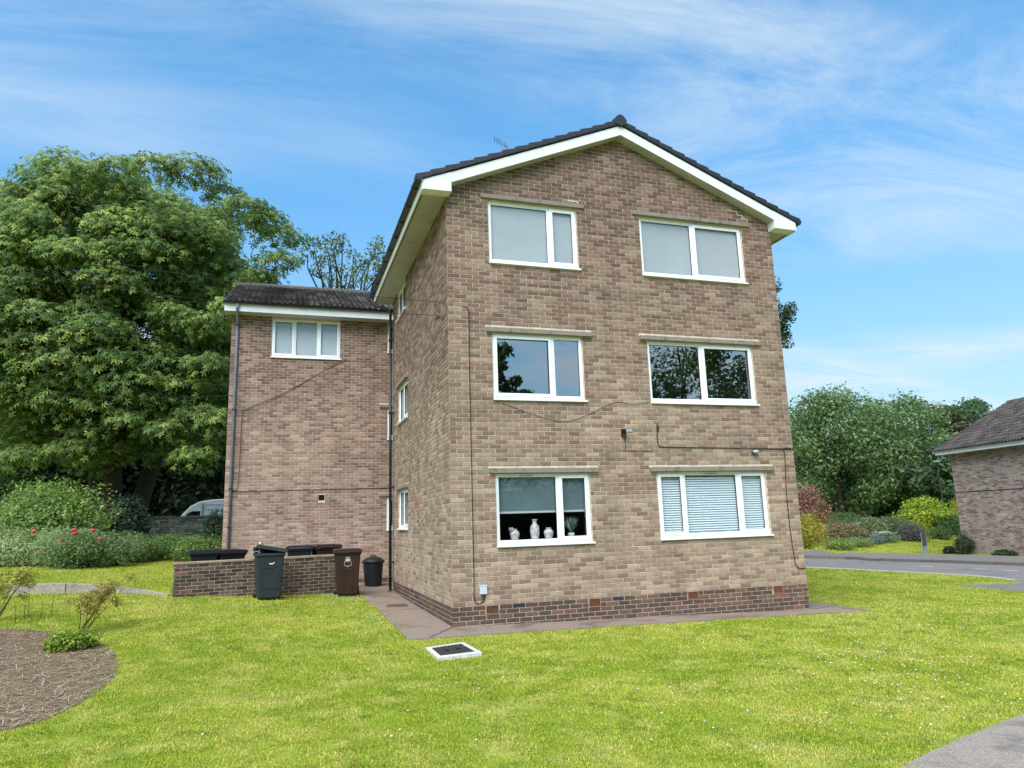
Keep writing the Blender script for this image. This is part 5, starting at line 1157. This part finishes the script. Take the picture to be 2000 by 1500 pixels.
mb = MB(); mb.box((-.34, EO-.02, ez-.22), (HL+.3, EO+.02, ez+.0), fr=FH); mb.build('fascia', M_FASCIA, house)
mb = MB(); mb.box((-.34, .0, ez-.21), (HL+.3, EO-.02, ez-.19), fr=FH); mb.build('soffit', M_SOFFIT, house)
mb = MB(); mb.tube([FH(-.36, EO+.07, ez+.0), FH(HL+.3, EO+.07, ez+.0)], .055, 8); mb.build('gutter', M_BLACK, house)
mb = MB(); zc = float((at(1868, 961, tH)-hb0)[2]); mb.box((0, -.002, zc-.014), (HL, .014, zc+.014), fr=FH); mb.build('cable_run', M_CABLE, house)
for i in range(12): mb = MB(); mb.tube([FH(-.36+i*.45, -HD/2, hzt(-HD/2)+.0), FH(-.36+i*.45+.44, -HD/2, hzt(-HD/2)+.01)], .11, 8); mb.build('ridge_tile', MATS['ridge_tile_weathered'], hroof)
TGR = 'trees beyond the right-hand garden'
simple_tree('garden_tree', 'big pale green billowing tree directly beside the apartment block', 1645, 750, 1010, 52, 290, GR['right'], 26000, .25, 90, low=-1, rmin=.2, rmax=.32, group=TGR)
simple_tree('garden_tree', 'big grey-green rounded tree behind the lime coloured shrub', 1775, 765, 1010, 54, 270, GR['right'], 26000, .25, 90, low=-1, rmin=.2, rmax=.32, group=TGR)
simple_tree('garden_tree', 'dark layered conifer-like tree next to the brick house wall', 1850, 850, 1010, 48, 150, GR['cool'], 8000, .30, 40, low=-1, rmin=.2, rmax=.32, group=TGR)
simple_tree('garden_tree', 'brownish green tree rising over the brick house roof', 1862, 785, 1010, 62, 170, [(.085,.095,.045), (.07,.08,.04), (.10,.105,.05)], 7000, .36, 40, low=-1, group=TGR)
simple_tree('garden_tree', 'tall dark green tree far behind the brick house', 1850, 750, 1000, 75, 130, GR['cool'], 7000, .42, 40, low=-1, group=TGR)
simple_tree('garden_tree', 'distant grey-green tree above the brick house ridge', 1945, 765, 1000, 78, 170, GR['cool'], 7000, .42, 40, low=-1, group=TGR)
simple_tree('garden_tree', 'dark tree mass far behind the garden wall', 1700, 860, 1010, 60, 330, GR['cool'], 9000, .36, 50, low=-1, rmin=.25, rmax=.4, group=TGR)
shrub('boundary_hedge', 'long dark boundary hedge below the big trees behind the garden wall', 1700, 1012, 58, 15, 3.4, GR['cool'], 9000, .22, 'hedge', blobs=14, dp=.25, spread=.9)
simple_tree('garden_tree', 'dark leafy tree standing directly behind the brick house roof slope', 1905, 772, 1000, 70, 190, GR['cool'], 11000, .36, 60, low=-1, rmin=.22, rmax=.34, group=TGR)
# birch whose branch tips show past the right-hand corner of the block
q = at(1478, 1000, 24); b = (q[0], q[1], G(q[0], q[1]))
bt = [(1532,612),(1541,606),(1537,622),(1528,640),(1545,604),(1530,655),(1536,668),(1533,648),(1525,625),(1518,660),(1515,600),(1510,640),(1500,620),(1490,560),(1480,600),(1470,640),(1460,580),(1495,680),(1450,620),(1505,570),(1516,557)]
tree('birch_tree', 'birch behind the apartment block, branch tips showing past its right-hand edge', b, pxclumps(bt, 24, .26, .5, 1.1), [(.045,.085,.025), (.06,.11,.03)], 2600, .10, .10, 5.5, limbs=20, r0=.1)
# garden wall with pale coping
gp = [(1590, 1040, 40), (1655, 1026, 43), (1700, 1018, 45), (1790, 1012, 46)]
gwt = thing('garden_wall', 'brown garden wall with pale stone coping behind the flower border', 'wall', tuple(at(1655, 1026, 43)))
o0 = np.array(gwt.location)
for A, B in zip(gp, gp[1:]):
    a, b = at(*A)-o0, at(*B)-o0; mb = MB(); d_ = unit(np.array([b[0]-a[0], b[1]-a[1], 0])); n_ = np.array([-d_[1], d_[0], 0])*.15
    mb.hexa([tuple(p) for p in (a-n_-[0,0,1.6], b-n_-[0,0,1.6], b+n_-[0,0,1.6], a+n_-[0,0,1.6], a-n_-[0,0,.12], b-n_-[0,0,.12], b+n_-[0,0,.12], a+n_-[0,0,.12])]); mb.build('wall_section', mat('garden_wall_stone', (.13, .095, .08), .95, .1, noise=(5, .4)), gwt)
    n2 = n_*1.35; mb = MB(); mb.hexa([tuple(p) for p in (a-n2-[0,0,.12], b-n2-[0,0,.12], b+n2-[0,0,.12], a+n2-[0,0,.12], a-n2, b-n2, b+n2, a+n2)]); mb.build('coping', mat('pale_coping', (.42, .33, .26), .9, noise=(6, .2)), gwt)
RS = 'shrubs in the garden across the road'
for px, py, t, w_, h_, c, n, sz, nm, lb in (
    (1585,1060,39,3.0,2.9,[(.26,.085,.075),(.12,.105,.050),(.22,.10,.075),(.075,.09,.04),(.30,.12,.10)],6500,.13,'photinia','tall rounded shrub with red-tipped leaves beside the apartment block'),
    (1568,1052,37,1.3,1.6,[(.12,.035,.075),(.09,.03,.06)],1500,.11,'purple_shrub','small purple-leaved shrub below the red-tipped one'),
    (1578,1082,31.2,1.75,1.75,[(.26,.235,.022),(.12,.12,.020),(.34,.30,.03)],5200,.07,'golden_conifer','bushy golden conifer at the back of the far pavement'),
    (1628,1058,36,2.6,1.2,[(.16,.125,.060),(.11,.105,.045),(.18,.13,.07)],4500,.10,'bronze_hedge','low bronze-tinted hedge beside the golden conifer'),
    (1662,1056,36.5,2.2,.95,[(.15,.125,.06),(.12,.115,.05)],3600,.10,'bronze_hedge','bronze hedge tapering towards the flower border'),
    (1650,1024,48,3.4,1.2,[(.055,.095,.035),(.07,.115,.045)],4000,.11,'green_hedge','clipped green hedge above the garden wall'),
    (1700,1052,38,1.7,1.15,[(.11,.15,.06),(.17,.20,.11),(.08,.115,.04)],3600,.10,'flowering_shrub','pale variegated shrub in the middle of the far flower border'),
    (1752,1048,40,2.2,1.15,[(.075,.115,.040),(.11,.14,.06),(.06,.09,.035)],3600,.11,'flowering_shrub','green shrub with pale flecks next to the lime bush'),
    (1808,1050,41,3.2,2.15,GR['lime'],7500,.16,'lime_shrub','large bright lime-green domed shrub near the brick house'),
    (1798,1052,37,1.0,1.05,[(.22,.22,.03),(.17,.18,.03)],3400,.06,'topiary_ball','clipped golden topiary ball before the lime shrub'),
    (1856,1052,40,1.9,1.25,[(.035,.070,.022),(.05,.09,.03)],4000,.08,'dark_round_shrub','dark green clipped shrub between lime bush and brick house'),
    (1872,1045,42,.8,1.9,GR['yellow'],1800,.09,'yellow_conifer','narrow yellow conifer close to the brick house wall'),
    (1778,1056,36.5,1.6,.95,[(.075,.07,.075),(.095,.10,.085)],2600,.08,'lavender','grey-purple lavender bush in front of the topiary ball'),
    (1728,1060,36,1.6,.55,[(.10,.14,.07),(.13,.17,.09)],2200,.07,'daisy_clump','white flowering daisy clump in the far flower border'),
    (1712,1062,35.5,1.1,.5,[(.13,.16,.15),(.11,.14,.12)],1500,.07,'silver_plant','low silvery grey plant beside the white daisies'),
    (1640,1068,34,1.6,.6,[(.13,.19,.045),(.17,.23,.06)],2400,.08,'border_plant','fresh green leafy border plant near the golden conifer'),
    (1675,1064,35,1.7,.5,[(.15,.20,.09),(.12,.17,.06)],2400,.08,'border_plant','light green low border plant in front of the bronze hedge'),
    (1838,1058,38,1.6,.7,[(.05,.09,.03),(.07,.12,.04)],2200,.08,'border_plant','mid green low border plant below the dark clipped shrub')):
    o = shrub(nm, lb, px, py, t, w_, h_, [tuple(min(.6, v*1.65) for v in k_) for k_ in c] if nm not in ('lime_shrub', 'yellow_conifer') else c, n, sz, blobs=8, aspect=.5, group=RS)
    if nm == 'daisy_clump':
        mb = MB()
        for i in range(90): a = rnd.uniform(0, 6.28); r = rnd.uniform(0, .8)*w_/2; z = h_*rnd.uniform(.75, 1.05); x, y = r*math.cos(a), r*math.sin(a); mb.lathe([(.035, 0), (.045, .008), (.01, .014)], 6, (x, y, z))
        kind(mb.build('daisy_flowers', M_WHITE, o), 'stuff')
hs = FH(.55, .5, 0)+Vector(house.location)
for u_, w_, h_, lb in ((.55, .9, .95, 'dark green shrub against the base of the brick house'), (-.25, .7, .35, 'small leafy plant at the brick house corner'), (2.6, 1.0, .3, 'low leafy plant along the foot of the brick house wall')):
    p = FH(u_, .45, 0)+Vector(house.location); o = thing('wall_shrub', lb, 'shrub', (p.x, p.y, G(p.x, p.y)-.02)); leafmass('foliage', [(0, 0, h_*.45, w_*.5, w_*.4, h_*.52), (.1, .1, h_*.5, w_*.35, w_*.3, h_*.45)], 1800, .075, [(.045,.07,.03), (.065,.09,.04)], o, None, .5, .4, below=.01); mb = MB(); mb.tube([(0, 0, -.05), (.03, 0, h_*.5)], [.02, .008], 6); mb.build('stem', M_BARK, o)
# post and street lamp
q = hit(1807, 1083); q = hit(1808, 1082)
po = thing('marker_post', 'short grey marker post with a dark plate on the verge across the road', 'post', (q[0], q[1], G(q[0], q[1])))
s_ = depth(q)/FPX
mb = MB(); mb.box((-.09, -.06, -.1), (.09, .06, 40*s_)); mb.build('post', mat('grey_post', (.22, .24, .26), .7, noise=(6, .3)), po, bevel=.01); mb = MB(); mb.box((-.16, -.10, 17*s_), (.02, -.062, 42*s_)); mb.build('plate', mat('dark_plate', (.045, .06, .06), .5), po, bevel=.008)
q = at(1850, 1040, 43); zl = at(1846, 900, 43)[2]
la = thing('street_lamp', 'tall thin dark street lamp in front of the trees by the brick house', 'lamp', (q[0], q[1], G(q[0], q[1])))
hl = zl-G(q[0], q[1]); mb = MB(); mb.tube([(0, 0, -.1), (0, 0, 1.2), (0, 0, hl)], [.055, .05, .03], 10); mb.build('column', mat('lamp_column', (.018, .022, .022), .7), la); mb = MB(); mb.tube([(0, 0, hl-.02), (.35, -.05, hl+.05)], .025, 8); mb.build('arm', MATS['lamp_column'], la)
mb = MB(); mb.box((-.25, -.12, hl-.02), (.15, .08, hl+.07)); mb.build('lantern', mat('lantern_grey', (.25, .27, .27), .5), la, bevel=.03)
# invented trees behind the camera, added for their reflections in the middle-floor windows
def mirror_tree(px, py, Y, w, h, label, n=6000, nc=46):
    d = ray(px, py); P = CAM+d*(-CAM[1]/d[1]); d2 = np.array([d[0], -d[1], d[2]]); Q = P+d2*((Y-P[1])/d2[1]); b = (Q[0], Q[1], 0.0); c = (Q[0], Q[1], h*.6)
    cl = crown_clumps(c, (w/2, w/2, h*.42), nc, w*.09, w*.16, .8, .35, -.9)
    tree('reflected_tree', label, b, cl, GR['mid'], n, .34, .25, h*.35, group=None)
mirror_tree(1330, 735, -28, 10.5, 14.5, 'invented dark spreading tree behind the camera, reflected in the wider middle-floor window', 14000, 70)
mirror_tree(958, 738, -30, 4.4, 12.5, 'invented narrow tree behind the camera, reflected at the edge of the narrower middle-floor window', 9000, 60)

hg = thing('reflection_hedge', 'tall dark hedge added behind the camera to darken the ground-floor window reflections', 'hedge', (2, -34, 0)); leafmass('foliage', [(x, rnd.uniform(-.5, .5), 2.4, 2.6, 1.8, 3.2+rnd.uniform(-.5, .9)) for x in np.arange(-26, 40, 2.6)], 16000, .4, GR['mid'], hg, None, .55, .4, below=.0)  # unseen hedge, added so the ground-floor panes reflect something dark
mb = MB(); mb.box((-26, -.5, 0), (40, .5, 3.6)); mb.build('hedge_core', M_BARK, hg)  # solid block inside the added hedge

# ------------------------------------------------------------------ lawn grass and daisies
def clump_mesh(seed, nb, rad, hmin, hmax, wid):
    r = np.random.default_rng(seed); a = r.uniform(0, 6.28, nb); rr = rad*np.sqrt(r.random(nb)); B = np.stack([rr*np.cos(a), rr*np.sin(a), np.zeros(nb)-.004], 1)
    t = r.uniform(0, 6.28, nb); lean = r.uniform(.15, .95, nb); h = r.uniform(hmin, hmax, nb); D = np.stack([np.cos(t)*np.sin(lean), np.sin(t)*np.sin(lean), np.cos(lean)], 1); S = np.stack([-np.sin(t), np.cos(t), 0*t], 1)*wid
    M1 = B+D*h[:, None]*.55; T = B+D*h[:, None]-np.array([0, 0, 1])*h[:, None]*.12
    V = np.stack([B-S, B+S, M1+S*.8, T, M1-S*.8], 1).reshape(-1, 3); F = np.arange(5*nb).reshape(-1, 5)
    c = np.clip(1+r.normal(size=(nb, 1))*.22, .5, 1.6)*np.array([[1, 1, 1]]); c[:, 0] *= 1+r.normal(size=nb)*.12
    dry = r.random(nb) < .07; c[dry] *= np.array([1.7, 1.25, 1.6])
    return V, F, c
def grass_mat():
    m = bpy.data.materials.new('grass_blade'); m.use_nodes = True; nt = m.node_tree; N = nt.nodes.new; L = nt.links.new; b = nt.nodes['Principled BSDF']; o = nt.nodes['Material Output']
    c = lawn_colour(nt, True); L(c, b.inputs['Base Color']); b.inputs['Roughness'].default_value = .55; b.inputs['Specular IOR Level'].default_value = .3
    t = N('ShaderNodeBsdfTranslucent'); L(c, t.inputs[0]); x = N('ShaderNodeMixShader'); x.inputs[0].default_value = .35; L(b.outputs[0], x.inputs[1]); L(t.outputs[0], x.inputs[2]); L(x.outputs[0], o.inputs[0]); return m
M_GRASS = grass_mat()
lib = bpy.data.collections.new('grass_clumps')
for s in range(6):
    V, F, c = clump_mesh(s, 60, .13, .014, .034, .0030); ob = bpy.data.objects.new('grass_clump', npmesh('grass_clump', V, F, c, M_GRASS)); lib.objects.link(ob)
def scatter_points(n, xr, yr, keep):
    X = NPR.uniform(*xr, n); Y = NPR.uniform(*yr, n); ok = np.ones(n, bool)
    for p in MASKS: ok &= ~inside(p, X, Y)
    d = np.stack([X-CAM[0], Y-CAM[1], np.full(n, -1.6)], 1); cz_ = d @ AX[2]; u = (d @ AX[0])/np.maximum(cz_, .01); ok &= (cz_ > 2.5) & (np.abs(u) < .95)
    ok &= ~((X > -.1) & (X < 7) & (Y > -.05) & (Y < 16)) & ~((X > -4.2) & (X < 7) & (Y > 8) & (Y < 16.2))
    return X[ok], Y[ok], cz_[ok]
X, Y, dd = scatter_points(620000, (-18, 38), (-9.5, 36), None)
p = np.clip((7.5/dd)**1.35, 0, 1); k = NPR.random(len(X)) < p; X, Y, dd = X[k], Y[k], dd[k]
Z = gz(X, Y); inup = inside(up_poly, X, Y); Z = Z+np.where(inup, UP, 0)
hb = np.array([hb0[0], hb0[1]])
me = bpy.data.meshes.new('lawn_grass'); me.vertices.add(len(X)); me.vertices.foreach_set('co', np.stack([X, Y, Z], 1).astype(np.float32).ravel())
at_ = me.attributes.new('sc', 'FLOAT', 'POINT'); tuft = np.array([vn(a*2.3, b*2.3, 3)*.6+vn(a*7, b*7, 5)*.4 for a, b in zip(X, Y)])
at_.data.foreach_set('value', (np.clip((dd/8)**.55, .85, 2.0)*NPR.uniform(.7, 1.3, len(X))*(.80+.45*tuft)).astype(np.float32))
lg = link('lawn_grass', me); kind(tag(lg, 'short mown bright green lawn grass around the apartment block', 'grass'), 'stuff')
ng = bpy.data.node_groups.new('grass_scatter', 'GeometryNodeTree'); ng.interface.new_socket('Geometry', in_out='INPUT', socket_type='NodeSocketGeometry'); ng.interface.new_socket('Geometry', in_out='OUTPUT', socket_type='NodeSocketGeometry')
N = ng.nodes.new; L = ng.links.new
gi, go, ip, ci, rv, na, cx3 = N('NodeGroupInput'), N('NodeGroupOutput'), N('GeometryNodeInstanceOnPoints'), N('GeometryNodeCollectionInfo'), N('FunctionNodeRandomValue'), N('GeometryNodeInputNamedAttribute'), N('ShaderNodeCombineXYZ')
ci.inputs[0].default_value = lib; ci.inputs['Separate Children'].default_value = True; ci.inputs['Reset Children'].default_value = True
rv.data_type = 'FLOAT_VECTOR'; rv.inputs[0].default_value = (0, 0, 0); rv.inputs[1].default_value = (0, 0, 6.283); na.data_type = 'FLOAT'; na.inputs[0].default_value = 'sc'
L(gi.outputs[0], ip.inputs['Points']); L(ci.outputs[0], ip.inputs['Instance']); ip.inputs['Pick Instance'].default_value = True; L(rv.outputs[0], ip.inputs['Rotation'])
for i in range(3): L(na.outputs[0], cx3.inputs[i])
L(cx3.outputs[0], ip.inputs['Scale']); L(ip.outputs[0], go.inputs[0])
md = lg.modifiers.new('scatter', 'NODES'); md.node_group = ng
# daisies
dz = []
def daisies(n, cx, cy, sx, sy):
    X = NPR.normal(cx, sx, n); Y = NPR.normal(cy, sy, n); ok = np.ones(n, bool)
    for p in MASKS: ok &= ~inside(p, X, Y)
    dz.extend(zip(X[ok], Y[ok]))
for px, py, n, sx, sy in ((700, 1165, 110, .5, .5), (690, 1172, 70, .35, .5), (600, 1165, 50, .8, .4), (735, 1210, 45, .15, .6), (1800, 1350, 40, .6, .5), (1850, 1300, 45, 1.1, .9), (1750, 1210, 90, 1.5, 1.2), (1900, 1200, 90, 1.6, 1.6), (1680, 1260, 70, 1.2, .9), (1850, 1130, 90, 2.5, 1.5), (400, 1190, 50, 2, 1.0), (250, 1190, 50, 1.2, 1.0), (100, 1130, 60, 1.6, 1.0), (1200, 1330, 40, 2.5, 1.2), (1620, 1400, 30, 1.5, .6)):
    q = hit(px, py); daisies(n, q[0], q[1], sx, sy)
mb = MB()
for x, y in dz:
    z = G(x, y)+.030+(UP if inside(up_poly, np.array([x]), np.array([y]))[0] else 0); r = rnd.uniform(.006, .010); mb.lathe([(r, 0), (r*1.15, .003), (r*.4, .005)], 6, (x, y, z))
kind(tag(mb.build('daisies', mat('daisy_white', (.78, .78, .76), .8), None), 'tiny white daisies dotted through the lawn', 'daisies'), 'stuff')
